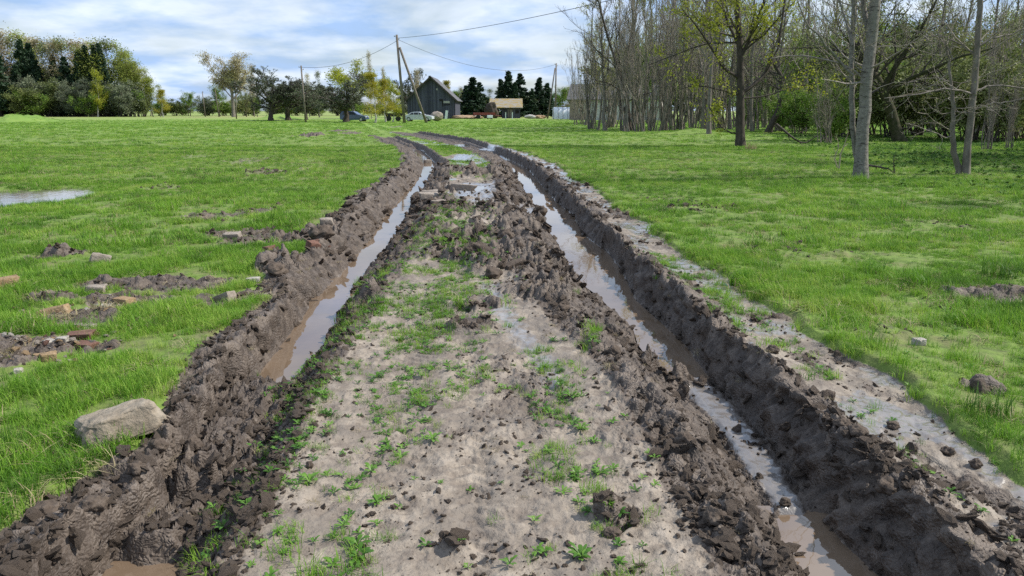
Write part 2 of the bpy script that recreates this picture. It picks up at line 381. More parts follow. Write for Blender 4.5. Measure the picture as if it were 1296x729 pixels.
def objc(nt): return nt.nodes.new('ShaderNodeTexCoord').outputs['Object']
def mp(nt, vec, scale):
    m = nt.nodes.new('ShaderNodeMapping'); m.inputs['Scale'].default_value = scale; nt.links.new(vec, m.inputs[0]); return m.outputs[0]

def mat_simple(name, c1, c2, scale=3, rough=.85, bs=.3, bd=.02, coord='obj', stretch=None, spec=.3, detail=5):
    m, nt, b, o = newmat(name); v = objc(nt) if coord == 'obj' else pos(nt)
    if stretch: v = mp(nt, v, stretch)
    n = noise(nt, v, scale, detail, .6)
    nt.links.new(ramp(nt, n, [(.3, c1), (.7, c2)]), b.inputs['Base Color']); b.inputs['Roughness'].default_value = rough
    b.inputs['Specular IOR Level'].default_value = spec
    if bs: bump(nt, b, n, bs, bd)
    return m

def mat_ground():
    m, nt, b, o = newmat('ground'); P = pos(nt)
    at = nt.nodes.new('ShaderNodeAttribute'); at.attribute_name = 'cover'; sp = nt.nodes.new('ShaderNodeSeparateColor'); nt.links.new(at.outputs['Color'], sp.inputs[0])
    mud, grn, wet = sp.outputs[0], sp.outputs[1], sp.outputs[2]
    nf = noise(nt, P, 11, 5, .65); nm = noise(nt, P, 2.6, 3, .6); nff = noise(nt, P, 60, 2, .6); nl = noise(nt, P, .35, 3, .55)
    # sand
    sand = ramp(nt, nf, [(.28, (.152, .121, .092)), (.47, (.270, .225, .176)), (.72, (.355, .302, .243))])
    sand = mixc(nt, ramp(nt, nm, [(.42, 0.0), (.62, .8)]), sand, (.155, .130, .107))
    speck = ramp(nt, nff, [(.60, 0.0), (.68, 1.0)])
    blot = ramp(nt, noise(nt, P, 6.5, 4, .7), [(.50, 0.0), (.60, .7)]); sand = mixc(nt, blot, sand, (.150, .120, .095))
    sand = mixc(nt, mth(nt, 'MULTIPLY', speck, .6), sand, (.09, .068, .05))
    # mud: damp dark body with paler dried skin on it
    mudc = ramp(nt, nf, [(.30, (.040, .030, .023)), (.50, (.086, .066, .052)), (.74, (.175, .141, .113))])
    szz = nt.nodes.new('ShaderNodeSeparateXYZ'); nt.links.new(P, szz.inputs[0])
    crust = noise(nt, P, 5.5, 4, .62)
    dryf = mth(nt, 'ADD', mth(nt, 'MULTIPLY', szz.outputs[2], 1.1), mth(nt, 'SUBTRACT', crust, .44))
    mudc = mixc(nt, ramp(nt, dryf, [(.08, 0.0), (.24, .60)]), mudc, (.180, .144, .114))
    mudc = mixc(nt, ramp(nt, nm, [(.56, 0.0), (.68, .4)]), mudc, (.15, .118, .092))
    # soil and thatch under the grass
    gr = ramp(nt, nf, [(.28, (.070, .095, .022)), (.5, (.125, .195, .030)), (.75, (.19, .26, .05))])
    gr = mixc(nt, ramp(nt, nm, [(.48, 0.0), (.66, .6)]), gr, (.165, .14, .07))
    farg = ramp(nt, nl, [(.30, (.12, .215, .028)), (.5, (.165, .275, .036)), (.72, (.23, .31, .055))])
    sy = nt.nodes.new('ShaderNodeSeparateXYZ'); nt.links.new(P, sy.inputs[0])
    fy = mth(nt, 'MULTIPLY_ADD', sy.outputs[1], 1/60., -.35, clamp=True)
    gr = mixc(nt, fy, gr, farg)
    dry = ramp(nt, noise(nt, mp(nt, P, (.02, .06, 1)), 1.0, 4, .6), [(.42, 0.0), (.60, 1.0)])
    fyy = mth(nt, 'MULTIPLY_ADD', sy.outputs[1], 1/60., -1.9, clamp=True)
    gr = mixc(nt, mth(nt, 'MULTIPLY', mth(nt, 'MULTIPLY', dry, fyy), .75), gr, (.33, .30, .13))
    def edge(x, amt, lo, hi):
        s = mth(nt, 'ADD', x, mth(nt, 'MULTIPLY', mth(nt, 'SUBTRACT', nf, .5), amt))
        return ramp(nt, s, [(lo, 0.0), (hi, 1.0)])
    col = mixc(nt, edge(mud, .9, .38, .56), sand, mudc)
    col = mixc(nt, edge(grn, .7, .40, .60), col, gr)
    wf = edge(wet, .9, .42, .66)
    wetc = mixc(nt, .5, col, (.235, .215, .195))
    col = mixc(nt, wf, col, wetc)
    nt.links.new(col, b.inputs['Base Color'])
    rg = mixc(nt, wf, (.72, .72, .72), (.22, .22, .22))
    rg = mixc(nt, mth(nt, 'MULTIPLY', mud, .5), rg, ramp(nt, nm, [(.4, .42), (.6, .75)]))
    rg = mixc(nt, grn, rg, (.9, .9, .9))
    nt.links.new(rg, b.inputs['Roughness'])
    b.inputs['Specular IOR Level'].default_value = .45
    nt.links.new(mth(nt, 'MULTIPLY', wf, .9), b.inputs['Coat Weight']); b.inputs['Coat Roughness'].default_value = .09; b.inputs['Coat IOR'].default_value = 1.6
    nc = nt.nodes.new('ShaderNodeBump'); nc.inputs['Distance'].default_value = .02; nc.inputs['Strength'].default_value = .16; nt.links.new(nf, nc.inputs['Height']); nt.links.new(nc.outputs[0], b.inputs['Coat Normal'])
    vo = nt.nodes.new('ShaderNodeTexVoronoi'); vo.feature = 'F1'; vo.inputs['Scale'].default_value = 70; vo.inputs['Detail'].default_value = 0
    vmul = nt.nodes.new('ShaderNodeVectorMath'); vmul.operation = 'MULTIPLY_ADD'; nfc = nt.nodes.new('ShaderNodeTexNoise'); nfc.inputs['Scale'].default_value = 18; nfc.inputs['Detail'].default_value = 1; nt.links.new(P, nfc.inputs['Vector']); nt.links.new(nfc.outputs['Color'], vmul.inputs[0]); vmul.inputs[1].default_value = (.06, .06, .06); nt.links.new(P, vmul.inputs[2]); nt.links.new(vmul.outputs[0], vo.inputs['Vector'])
    hgt = mth(nt, 'ADD', mth(nt, 'MULTIPLY', nf, .9), mth(nt, 'MULTIPLY', nff, .10))
    hgt = mth(nt, 'SUBTRACT', hgt, mth(nt, 'MULTIPLY', mth(nt, 'MULTIPLY', vo.outputs['Distance'], mud), .38))
    n = nt.nodes.new('ShaderNodeBump'); n.inputs['Distance'].default_value = .045
    nt.links.new(hgt, n.inputs['Height']); nt.links.new(mth(nt, 'MULTIPLY_ADD', wf, -.50, .62), n.inputs['Strength'])
    nt.links.new(n.outputs[0], b.inputs['Normal'])
    return m

def mat_water(name, base, spec_ior=1.75, rough=.03, bs=.06):
    m, nt, b, o = newmat(name)
    n = noise(nt, pos(nt), 3, 3, .5)
    nt.links.new(ramp(nt, n, [(.3, tuple(x*.8 for x in base)), (.7, base)]), b.inputs['Base Color'])
    b.inputs['Roughness'].default_value = rough; b.inputs['IOR'].default_value = spec_ior; b.inputs['Specular IOR Level'].default_value = .5
    bump(nt, b, noise(nt, mp(nt, pos(nt), (1, .6, 1)), 9, 2, .5), bs, .01)
    return m

def mat_leaf(name, stops, trans=.35, scale=.7, per_obj=.25, rough=.6):
    """leaf: colour wanders through the crown and from plant to plant, some light passes through"""
    m, nt, b, o = newmat(name)
    oi = nt.nodes.new('ShaderNodeObjectInfo')
    n = noise(nt, pos(nt), scale, 4, .6)
    f = mth(nt, 'ADD', n, mth(nt, 'MULTIPLY', mth(nt, 'SUBTRACT', oi.outputs['Random'], .5), per_obj))
    col = ramp(nt, f, stops)
    nt.links.new(col, b.inputs['Base Color']); b.inputs['Roughness'].default_value = rough
    t = nt.nodes.new('ShaderNodeBsdfTranslucent'); nt.links.new(col, t.inputs[0])
    mx = nt.nodes.new('ShaderNodeMixShader'); mx.inputs[0].default_value = trans
    nt.links.new(b.outputs[0], mx.inputs[1]); nt.links.new(t.outputs[0], mx.inputs[2]); nt.links.new(mx.outputs[0], o.inputs[0])
    return m

def mat_bark_band():
    m, nt, b, o = newmat('aspen_bark'); P = objc(nt)
    n = noise(nt, mp(nt, P, (2.5, 2.5, 9)), 2.2, 5, .65); n2 = noise(nt, P, 14, 4, .6); n3 = noise(nt, mp(nt, P, (1, 1, .7)), 1.6, 3, .5)
    col = ramp(nt, n2, [(.3, (.125, .115, .098)), (.7, (.26, .24, .205))])
    col = mixc(nt, ramp(nt, n, [(.55, 0.0), (.64, .9)]), col, (.05, .043, .037))
    col = mixc(nt, ramp(nt, n3, [(.52, 0.0), (.7, .5)]), col, (.16, .17, .12))
    nt.links.new(col, b.inputs['Base Color']); bump(nt, b, mth(nt, 'ADD', n, n2), .5, .02); return m

M = {}
M['ground'] = mat_ground()
M['rutwater'] = mat_water('rut_water', (.20, .142, .095), 2.1, .02, .05)
M['pool'] = mat_water('pool_water', (.20, .17, .14), 2.1, .03, .08)
M['grass'] = mat_leaf('grass_blades', [(.24, (.068, .158, .016)), (.42, (.130, .285, .023)), (.58, (.210, .400, .034)), (.80, (.36, .46, .09))], .42, .55, .45, .55)
M['straw'] = mat_leaf('straw', [(.3, (.22, .18, .09)), (.7, (.42, .36, .21))], .2, .6, .4, .8)
M['weed'] = mat_leaf('weed_leaf', [(.3, (.055, .14, .018)), (.55, (.11, .24, .03)), (.8, (.19, .33, .06))], .3, 3, .4, .45)
M['herb'] = mat_leaf('herb_leaf', [(.3, (.05, .12, .02)), (.55, (.09, .19, .03)), (.8, (.15, .26, .05))], .3, 3, .4, .85)
M['aspen'] = mat_bark_band()
M['darkbark'] = mat_simple('dark_bark', (.035, .028, .022), (.095, .078, .062), 9, .9, .7, .03, stretch=(1, 1, .35))
M['greybark'] = mat_simple('grey_bark', (.10, .088, .072), (.245, .215, .18), 7, .9, .5, .02, stretch=(1, 1, .4))
M['mossbark'] = mat_simple('mossy_bark', (.03, .04, .012), (.09, .075, .05), 5, .95, .7, .03)
M['birchbark'] = mat_simple('birch_bark', (.18, .16, .14), (.62, .60, .56), 4, .7, .2, .01, stretch=(1, 1, 3))
M['twig'] = mat_simple('grey_twigs', (.17, .148, .120), (.32, .285, .235), 1.5, .9, 0)
M['darktwig'] = mat_simple('dark_twigs', (.045, .037, .032), (.10, .085, .072), 1.5, .9, 0)
M['tantwig'] = mat_simple('tan_twigs', (.26, .22, .15), (.42, .37, .26), 1.0, .9, 0)
M['browntwig'] = mat_simple('brown_twigs', (.16, .13, .09), (.30, .24, .165), 1.0, .9, 0)
M['yg'] = mat_leaf('spring_leaf', [(.3, (.22, .25, .022)), (.55, (.34, .37, .035)), (.8, (.46, .48, .07))], .4, .4, .2)
M['yellow'] = mat_leaf('yellow_spring_leaf', [(.3, (.24, .21, .022)), (.55, (.36, .33, .035)), (.8, (.48, .44, .06))], .4, .4, .2)
M['green'] = mat_leaf('green_leaf', [(.3, (.09, .17, .025)), (.55, (.17, .27, .04)), (.8, (.26, .36, .06))], .35, .5, .3)
M['olive'] = mat_leaf('olive_leaf', [(.3, (.10, .13, .040)), (.55, (.18, .215, .068)), (.8, (.27, .29, .10))], .3, .25, .3)
M['greyolive'] = mat_leaf('grey_olive_leaf', [(.3, (.10, .12, .075)), (.6, (.18, .21, .125)), (.85, (.26, .29, .17))], .3, .2, .3)
M['tan'] = mat_leaf('bud_tan', [(.3, (.28, .235, .135)), (.55, (.42, .37, .22)), (.8, (.52, .48, .30))], .3, .3, .3)
M['sprhaze'] = mat_leaf('spring_haze', [(.3, (.20, .24, .045)), (.55, (.31, .36, .07)), (.8, (.42, .46, .12))], .4, .3, .3)
M['needle'] = mat_leaf('needles', [(.3, (.014, .034, .016)), (.6, (.030, .062, .027)), (.85, (.06, .10, .042))], .08, .6, .2)
M['plank'] = None

def mat_planks(name, c1, c2, gap, board=.18, axis=0, rough=.85):
    """weathered boards: tone changes from board to board, dark gaps, grain along the length"""
    m, nt, b, o = newmat(name); P = objc(nt)
    s = nt.nodes.new('ShaderNodeSeparateXYZ'); nt.links.new(P, s.inputs[0])
    u = mth(nt, 'DIVIDE', s.outputs[axis], board); fl = mth(nt, 'FLOOR', u); fr = mth(nt, 'FRACT', u)
    wn_ = nt.nodes.new('ShaderNodeTexWhiteNoise'); wn_.noise_dimensions = '1D'; nt.links.new(fl, wn_.inputs['W'])
    st = [1, 1, 1]; st[axis] = 6; other = 2 if axis != 2 else 0
    st = [8, 8, 8]; st[2 if axis == 0 else 0] = .5
    g = noise(nt, mp(nt, P, tuple(st)), 1.3, 5, .6); big = noise(nt, P, .5, 3, .6)
    f = mth(nt, 'ADD', mth(nt, 'MULTIPLY', wn_.outputs[0], .45), mth(nt, 'ADD', mth(nt, 'MULTIPLY', g, .45), mth(nt, 'MULTIPLY', big, .3)))
    col = ramp(nt, f, [(.3, c1), (.85, c2)])
    e = ramp(nt, fr, [(.0, 1.0), (.07, 0.0), (.93, 0.0), (1.0, 1.0)])
    nt.links.new(mixc(nt, mth(nt, 'MULTIPLY', e, .85), col, gap), b.inputs['Base Color']); b.inputs['Roughness'].default_value = rough
    bump(nt, b, mth(nt, 'SUBTRACT', g, e), .5, .02)
    return m
M['plank'] = mat_planks('weathered_planks', (.036, .037, .055), (.098, .101, .135), (.02, .018, .016), .22)
M['plankroof'] = mat_planks('roof_boards', (.10, .09, .08), (.22, .20, .18), (.03, .025, .02), .3)
M['pole'] = mat_simple('weathered_pole', (.10, .085, .07), (.24, .205, .17), 5, .9, .4, .01, stretch=(3, 3, .3))
M['wire'] = mat_simple('cable', (.05, .05, .05), (.09, .09, .09), 2, .6, 0)
M['concrete'] = None

def mat_stone(name, c1, c2, c3, scale=8):
    m, nt, b, o = newmat(name); P = objc(nt)
    n = noise(nt, P, scale, 7, .65); n2 = noise(nt, P, scale*5, 4, .6); n3 = noise(nt, P, scale*.35, 3, .5)
    col = ramp(nt, n, [(.3, c1), (.55, c2), (.78, c3)]); col = mixc(nt, ramp(nt, n2, [(.62, 0.0), (.70, .7)]), col, tuple(x*.35 for x in c1))
    col = mixc(nt, ramp(nt, n3, [(.5, 0.0), (.65, .5)]), col, c1)
    nt.links.new(col, b.inputs['Base Color']); b.inputs['Roughness'].default_value = .9
    bump(nt, b, mth(nt, 'ADD', n, mth(nt, 'MULTIPLY', n2, .4)), .7, .03); return m
M['concrete'] = mat_stone('old_concrete', (.20, .16, .115), (.32, .27, .205), (.42, .37, .30), 9)
M['fieldstone'] = mat_stone('field_stone', (.20, .165, .13), (.32, .275, .23), (.42, .37, .32), 12)
M['redbrick'] = mat_stone('red_brick', (.11, .060, .044), (.18, .095, .068), (.26, .18, .14), 14)
M['ochrebrick'] = mat_stone('ochre_brick', (.20, .13, .07), (.33, .23, .13), (.40, .32, .22), 14)
M['palestone'] = mat_stone('pale_stone', (.24, .21, .17), (.42, .39, .34), (.56, .52, .46), 12)
M['clod'] = mat_stone('mud_clod', (.058, .043, .033), (.118, .091, .070), (.20, .162, .130), 16)
M['claybrown'] = mat_stone('sand_heap', (.28, .18, .11), (.40, .28, .18), (.48, .36, .25), 3)

# ---------------------------------------------------------------- ground sheet
def build_ground():
    ys = [-60, -45, -32, -22, -15, -10, -6, -3.5, -2, -1, -.3, .2, .6, .9]
    y = 1.15
    while y < 62: ys.append(y); y = y*1.0034 + .0006
    while y < 2600: ys.append(y); y *= 1.035
    ys = np.array(ys, float)
    s = np.linspace(-1, 1, 1121); t = 1.02*s*(.55 + .45*s*s)
    t = np.concatenate([[-9, -5, -3, -2, -1.5, -1.2], t, [1.2, 1.5, 2, 3, 5, 9]])
    w = np.where(ys < 0, np.abs(ys)+1.9, ys+1.9)
    # the sheet leans with the track so that the dense columns stay on it
    lean = np.interp(ys, [0, 8, 26, 50, 80], [0, 0, 0, -3, -3])
    X = t[None, :]*w[:, None] + lean[:, None]; Y = np.repeat(ys[:, None], len(t), 1)
    nr, nc = X.shape
    f = fields(X.ravel(), Y.ravel())
    xr = X.ravel().copy(); yr = Y.ravel(); ww = f['wall']*(yr > 0)*(yr < 30)
    u = xr*.9+f['h']*1.5
    q = (clods(yr, u, .21, 801)-.28)*.085 + (clods(yr+4+(fbm(yr*7, u*7, 811, 2)-.5)*.1, u, .10, 803)-.28)*.05 + (fbm(yr*14, u*14, 809, 4, .65)-.5)*.05 + (fbm(yr*2.2, u*2.2, 807, 3)-.5)*.10
    q = q + np.clip(np.sin((yr+u*.55)*2*np.pi/.15)*1.6, -1, 1)*.013*sst(fbm(yr*.9, u*.9, 815, 3), .42, .56)*(yr < 14)*np.where(xr < 0, sst(yr, 4.5, 6), 1)
    xr = xr + ww*q*np.where(xr > 0, -1, 1)
    V = np.stack([xr, yr, f['h']], 1)
    idx = np.arange(nr*nc).reshape(nr, nc)
    Q = np.stack([idx[:-1, :-1], idx[:-1, 1:], idx[1:, 1:], idx[1:, :-1]], -1).reshape(-1, 4)
    tr = (f['track'] > .5)[Q[:, 0]] & (Y.ravel()[Q[:, 0]] < 60)
    cov = np.stack([np.maximum(f['mud'], f['lanes']*.42), f['green'], f['wet'], np.ones(len(V))], 1).astype(np.float32)
    for name, sel in (('meadow', ~tr), ('dirt_track', tr)):
        q = Q[sel]; used, inv = np.unique(q, return_inverse=True)
        me = mesh_np(name, V[used], inv.reshape(-1, 4), [M['ground']])
        a = me.attributes.new('cover', 'FLOAT_COLOR', 'POINT'); a.data.foreach_set('color', cov[used].ravel())
        o = link(name, me); tag(o, kind='structure')
build_ground()

def strip_water(name, cl, cr_, y0, y1, ex=.12):
    ys = np.linspace(y0, y1, 60)
    L = ev(cl, ys)-ex; Rr = ev(cr_, ys)+ex
    V = np.concatenate([np.stack([L, ys, np.full_like(ys, WZ)], 1), np.stack([Rr, ys, np.full_like(ys, WZ)], 1)]); n = len(ys)
    Q = [(i, n+i, n+i+1, i+1) for i in range(n-1)]
    me = mesh_np(name, V, Q, [M['rutwater']], smooth=True); o = link(name, me); tag(o, kind='structure'); return o
yw = lambda p: gp(0, p, WZ)[1]
strip_water('rut_water', cC, cD, yw(500), yw(190), .06)
strip_water('rut_water', cC, cD, yw(900), yw(690))
strip_water('rut_water', cG, cH, yw(480), yw(203), .04)
strip_water('rut_water', cG, cH, yw(900), yw(640))
def disc_water(name, c, rx, ry, z, mat):
    n = 40; V = [(c[0], c[1], z)] + [(c[0]+rx*math.cos(i*2*math.pi/n), c[1]+ry*math.sin(i*2*math.pi/n), z) for i in range(n)]
    me = mesh_np(name, V, [(0, 1+i, 1+(i+1) % n) for i in range(n)], [mat]); o = link(name, me); tag(o, kind='structure')
disc_water('puddle_water', BOWL, 1.9, 2.0, -.05, M['pool'])
for c, rx, ry in (POOLS[0], POOLS[1], POOLS[3]): disc_water('puddle_water', c, rx*1.3, ry*1.3, -.032, M['pool'])

# ---------------------------------------------------------------- instanced stuff (grass, weeds, small clods)
def blade_clump(name, seed, nb, rad, hgt, wid, mats, lean=.5, straw=.1, segs=3):
    r = np.random.default_rng(seed); V = []; Fc = []; mi = []
    for i in range(nb):
        a = r.uniform(0, 6.283); d = rad*math.sqrt(r.uniform()); bx, by = d*math.cos(a), d*math.sin(a)
        da = r.uniform(0, 6.283); L = hgt*r.uniform(.45, 1.1); ln = lean*r.uniform(.2, 1.3); w = wid*r.uniform(.6, 1.2)
        dxv, dyv = math.cos(da), math.sin(da); px, py = -dyv, dxv; b0 = len(V)
        isst = r.uniform() < straw
        if isst: ln *= 1.7; L *= .9
        for k in range(segs+1):
            t = k/segs; out = L*ln*t*t*.9; z = L*(t - .42*min(ln, 1.6)*t*t*min(1, ln)); ww = w*(1-t)**.7*.5
            if k == segs: V.append((bx+dxv*out, by+dyv*out, z))
            else:
                V.append((bx+dxv*out-px*ww, by+dyv*out-py*ww, z-.01*(k == 0))); V.append((bx+dxv*out+px*ww, by+dyv*out+py*ww, z-.01*(k == 0)))
        for k in range(segs-1):
            a0 = b0+2*k; Fc.append((a0, a0+1, a0+3)); Fc.append((a0, a0+3, a0+2)); mi += [int(isst)]*2
        a0 = b0+2*(segs-1); Fc.append((a0, a0+1, a0+2)); mi.append(int(isst))
    me = mesh_np(name, V, Fc, mats, True, mi); return bpy.data.objects.new(name, me)
def rosette(name, seed, nl, L, W, mats, up=.6):
    r = np.random.default_rng(seed); V = []; Fc = []
    for i in range(nl):
        a = i*2.4 + r.uniform(-.4, .4); l = L*r.uniform(.5, 1.1); w = W*r.uniform(.7, 1.2); u = up*r.uniform(.4, 1.5); b0 = len(V)
        cx, cy = math.cos(a), math.sin(a)
        prof = [(0, .12), (.3, .5), (.6, 1), (.85, .7), (1, .05)]
        for t, wf in prof:
            z = l*(u*t - .6*u*t*t) + .004; x = l*t*(1-.15*u); 
            for s in (-1, 1): V.append((cx*x - cy*s*w*wf*.5, cy*x + cx*s*w*wf*.5, z + abs(wf)*w*.12))
        for k in range(len(prof)-1):
            p = b0+2*k; Fc.append((p, p+1, p+3)); Fc.append((p, p+3, p+2))
    me = mesh_np(name, V, Fc, mats); return bpy.data.objects.new(name, me)
def ico_lump(name, seed, mats, sub=2, rough=.35, flat=.7):
    bm = bmesh.new(); bmesh.ops.create_icosphere(bm, subdivisions=sub, radius=1); r = random.Random(seed)
    from mathutils import noise as mn
    off = Vector((r.uniform(-50, 50), r.uniform(-50, 50), r.uniform(-50, 50)))
    for v in bm.verts:
        n = mn.fractal(v.co*1.3+off, .9, 2.1, 4); v.co *= 1 + rough*n; v.co.z *= flat
    me = bpy.data.meshes.new(name); bm.to_mesh(me); bm.free(); me.materials.append(mats[0])
    for p in me.polygons: p.use_smooth = sub > 2
    return bpy.data.objects.new(name, me)

def scatter(name, P, S, RZ, IDX, variants, tilt=None):
    """one object whose points carry small meshes"""
    me = bpy.data.meshes.new(name); n = len(P)
    me.vertices.add(n); me.vertices.foreach_set('co', np.asarray(P, np.float32).ravel())
    rot = np.zeros((n, 3), np.float32); rot[:, 2] = RZ
    if tilt is not None: rot[:, :2] = tilt
    a = me.attributes.new('rot', 'FLOAT_VECTOR', 'POINT'); a.data.foreach_set('vector', rot.ravel())
    a = me.attributes.new('scl', 'FLOAT', 'POINT'); a.data.foreach_set('value', np.asarray(S, np.float32))
    a = me.attributes.new('pick', 'INT', 'POINT'); a.data.foreach_set('value', np.asarray(IDX, np.int32))
    o = link(name, me)
    col = bpy.data.collections.new(name + '_sources')
    for i, v in enumerate(variants): v.name = '%s_source_%02d' % (name, i); col.objects.link(v)
    ng = bpy.data.node_groups.new(name, 'GeometryNodeTree')
    ng.interface.new_socket('Geometry', in_out='INPUT', socket_type='NodeSocketGeometry'); ng.interface.new_socket('Geometry', in_out='OUTPUT', socket_type='NodeSocketGeometry')
    N = ng.nodes; L = ng.links; gi = N.new('NodeGroupInput'); go = N.new('NodeGroupOutput')
    ci = N.new('GeometryNodeCollectionInfo'); ci.inputs['Collection'].default_value = col; ci.inputs['Separate Children'].default_value = True; ci.inputs['Reset Children'].default_value = True
    ip = N.new('GeometryNodeInstanceOnPoints'); ip.inputs['Pick Instance'].default_value = True
    def na(nm, t):
        x = N.new('GeometryNodeInputNamedAttribute'); x.data_type = t; x.inputs[0].default_value = nm; return x.outputs['Attribute']
    L.new(gi.outputs[0], ip.inputs['Points']); L.new(ci.outputs[0], ip.inputs['Instance'])
    L.new(na('pick', 'INT'), ip.inputs['Instance Index']); L.new(na('scl', 'FLOAT'), ip.inputs['Scale'])
    er = N.new('FunctionNodeEulerToRotation'); L.new(na('rot', 'FLOAT_VECTOR'), er.inputs[0]); L.new(er.outputs[0], ip.inputs['Rotation'])
    L.new(ip.outputs[0], go.inputs[0])
    md = o.modifiers.new('scatter', 'NODES'); md.node_group = ng
    return o

def fan_points(n, y0, y1, spread=.80, lean=0):
    """even over the ground inside a wedge wider than the view"""
    u = rng.uniform(size=n); Y = np.sqrt(y0*y0 + u*(y1*y1-y0*y0)); X = (Y*spread+1.6)*rng.uniform(-1, 1, n)
    return X, Y
def build_grass():
    g = [M['grass'], M['straw']]
    var = [blade_clump('a%d' % i, 100+i, 26, .060, .085+.012*i, .0052, g, .9, .07) for i in range(4)]      # 0-3 near turf
    var += [blade_clump('b%d' % i, 110+i, 34, .05, .17+.03*i, .006, g, .8, .10) for i in range(2)]         # 4-5 taller tuft
    var += [blade_clump('c%d' % i, 120+i, 30, .12, .11+.02*i, .011, g, .9, .09, 2) for i in range(3)]      # 6-8 middle
    var += [blade_clump('d%d' % i, 130+i, 34, .34, .17+.03*i, .030, g, .8, .10, 2) for i in range(3)]      # 9-11 far
    var += [blade_clump('e%d' % i, 140+i, 26, .09, .10, .006, [M['straw'], M['straw']], 1.7, .5) for i in range(2)]  # 12-13 dead thatch
    P = []; S = []; I = []
    def add(X, Y, dens, picks, smin, smax, thr=0.5):
        f = fields(X, Y); k = (rng.uniform(size=len(X)) < dens(f, X, Y)) & (f['onwater'] < .3)
        X, Y, h = X[k], Y[k], f['h'][k]; n = len(X)
        big = (.26 + 1.05*fbm(X*.9, Y*.9, 201, 4, .6))*np.interp(Y, [0, 6, 14, 40], [1, .95, .72, .60])
        P.append(np.stack([X, Y, h-.006], 1)); S.append(rng.uniform(smin, smax, n)*big); I.append(rng.choice(picks, n))
    gr = lambda f, X, Y: np.clip(f['green']*1.4-.35, 0, 1)*np.maximum(.14+.86*sst(fbm(X*1.9, Y*1.9, 207, 4), .38, .56), .8*sst(Y, 9, 20))*(1-.93*sst(f['bowl']+(fbm(X*1.5,Y*1.5,231,3)-.5)*.8, .35, .55))
    X, Y = fan_points(50000, 1.6, 8.5); add(X, Y, gr, [0, 1, 2, 3], .7, 1.25)
    X, Y = fan_points(38000, 8.5, 17); add(X, Y, gr, [0, 1, 2, 3, 6, 7], 1.0, 1.5)
    X, Y = fan_points(52000, 15, 34); add(X, Y, gr, [6, 7, 8], .9, 1.5)
    X, Y = fan_points(80000, 30, 135, .76); add(X, Y, lambda f, X, Y: gr(f, X, Y)*(1-sst(Y, 75, 135)*.8), [9, 10, 11], .7, 1.15)
    X, Y = fan_points(2600, 1.8, 14); add(X, Y, lambda f, X, Y: gr(f, X, Y)*sst(fbm(X*1.3, Y*1.3, 222, 3), .50, .6), [4, 5], .55, 1.15)
    X, Y = fan_points(2200, 10, 34); add(X, Y, lambda f, X, Y: gr(f, X, Y)*sst(fbm(X*.5, Y*.5, 223, 3), .48, .6), [4, 5], 1.0, 2.0)
    X, Y = fan_points(24000, 1.8, 30); add(X, Y, lambda f, X, Y: gr(f, X, Y)*(.25+.9*sst(fbm(X*1.1, Y*1.1, 224, 3), .50, .62)), [12, 13], .8, 1.7)
    X, Y = fan_points(30000, 1.8, 20); add(X, Y, lambda f, X, Y: f['pm']*(1-f['track'])*.55, [12, 13, 12, 13, 0], .5, 1.1)
    X, Y = fan_points(9000, 1.8, 12, .5); add(X, Y, lambda f, X, Y: f['track']*(1-f['onwater'])*.10, [12, 13], .25, .6)
    # edge fringe and the green lanes on the sand
    X, Y = fan_points(60000, 1.8, 13, .45); add(X, Y, lambda f, X, Y: np.clip(f['lanes']*1.2, 0, .9)*(Y < 14)*.75, [0, 1, 2, 3], .40, .95)
    X, Y = fan_points(5000, 1.8, 12, .7); add(X, Y, lambda f, X, Y: f['path']*.16*sst(fbm(X*3, Y*3, 226, 3), .5, .62), [0, 1, 2], .3, .6)
    X, Y = fan_points(9000, 12, 30, .3); add(X, Y, lambda f, X, Y: f['center']*f['green']*.9, [6, 7], .4, .8)
    P = np.concatenate(P); S = np.concatenate(S); I = np.concatenate(I)
    o = scatter('grass', P, S, rng.uniform(0, 6.28, len(P)), I, var); tag(o, 'short spring grass covering the meadow on both sides of the track', 'grass', kind='stuff')
    print('grass clumps', len(P))
build_grass()

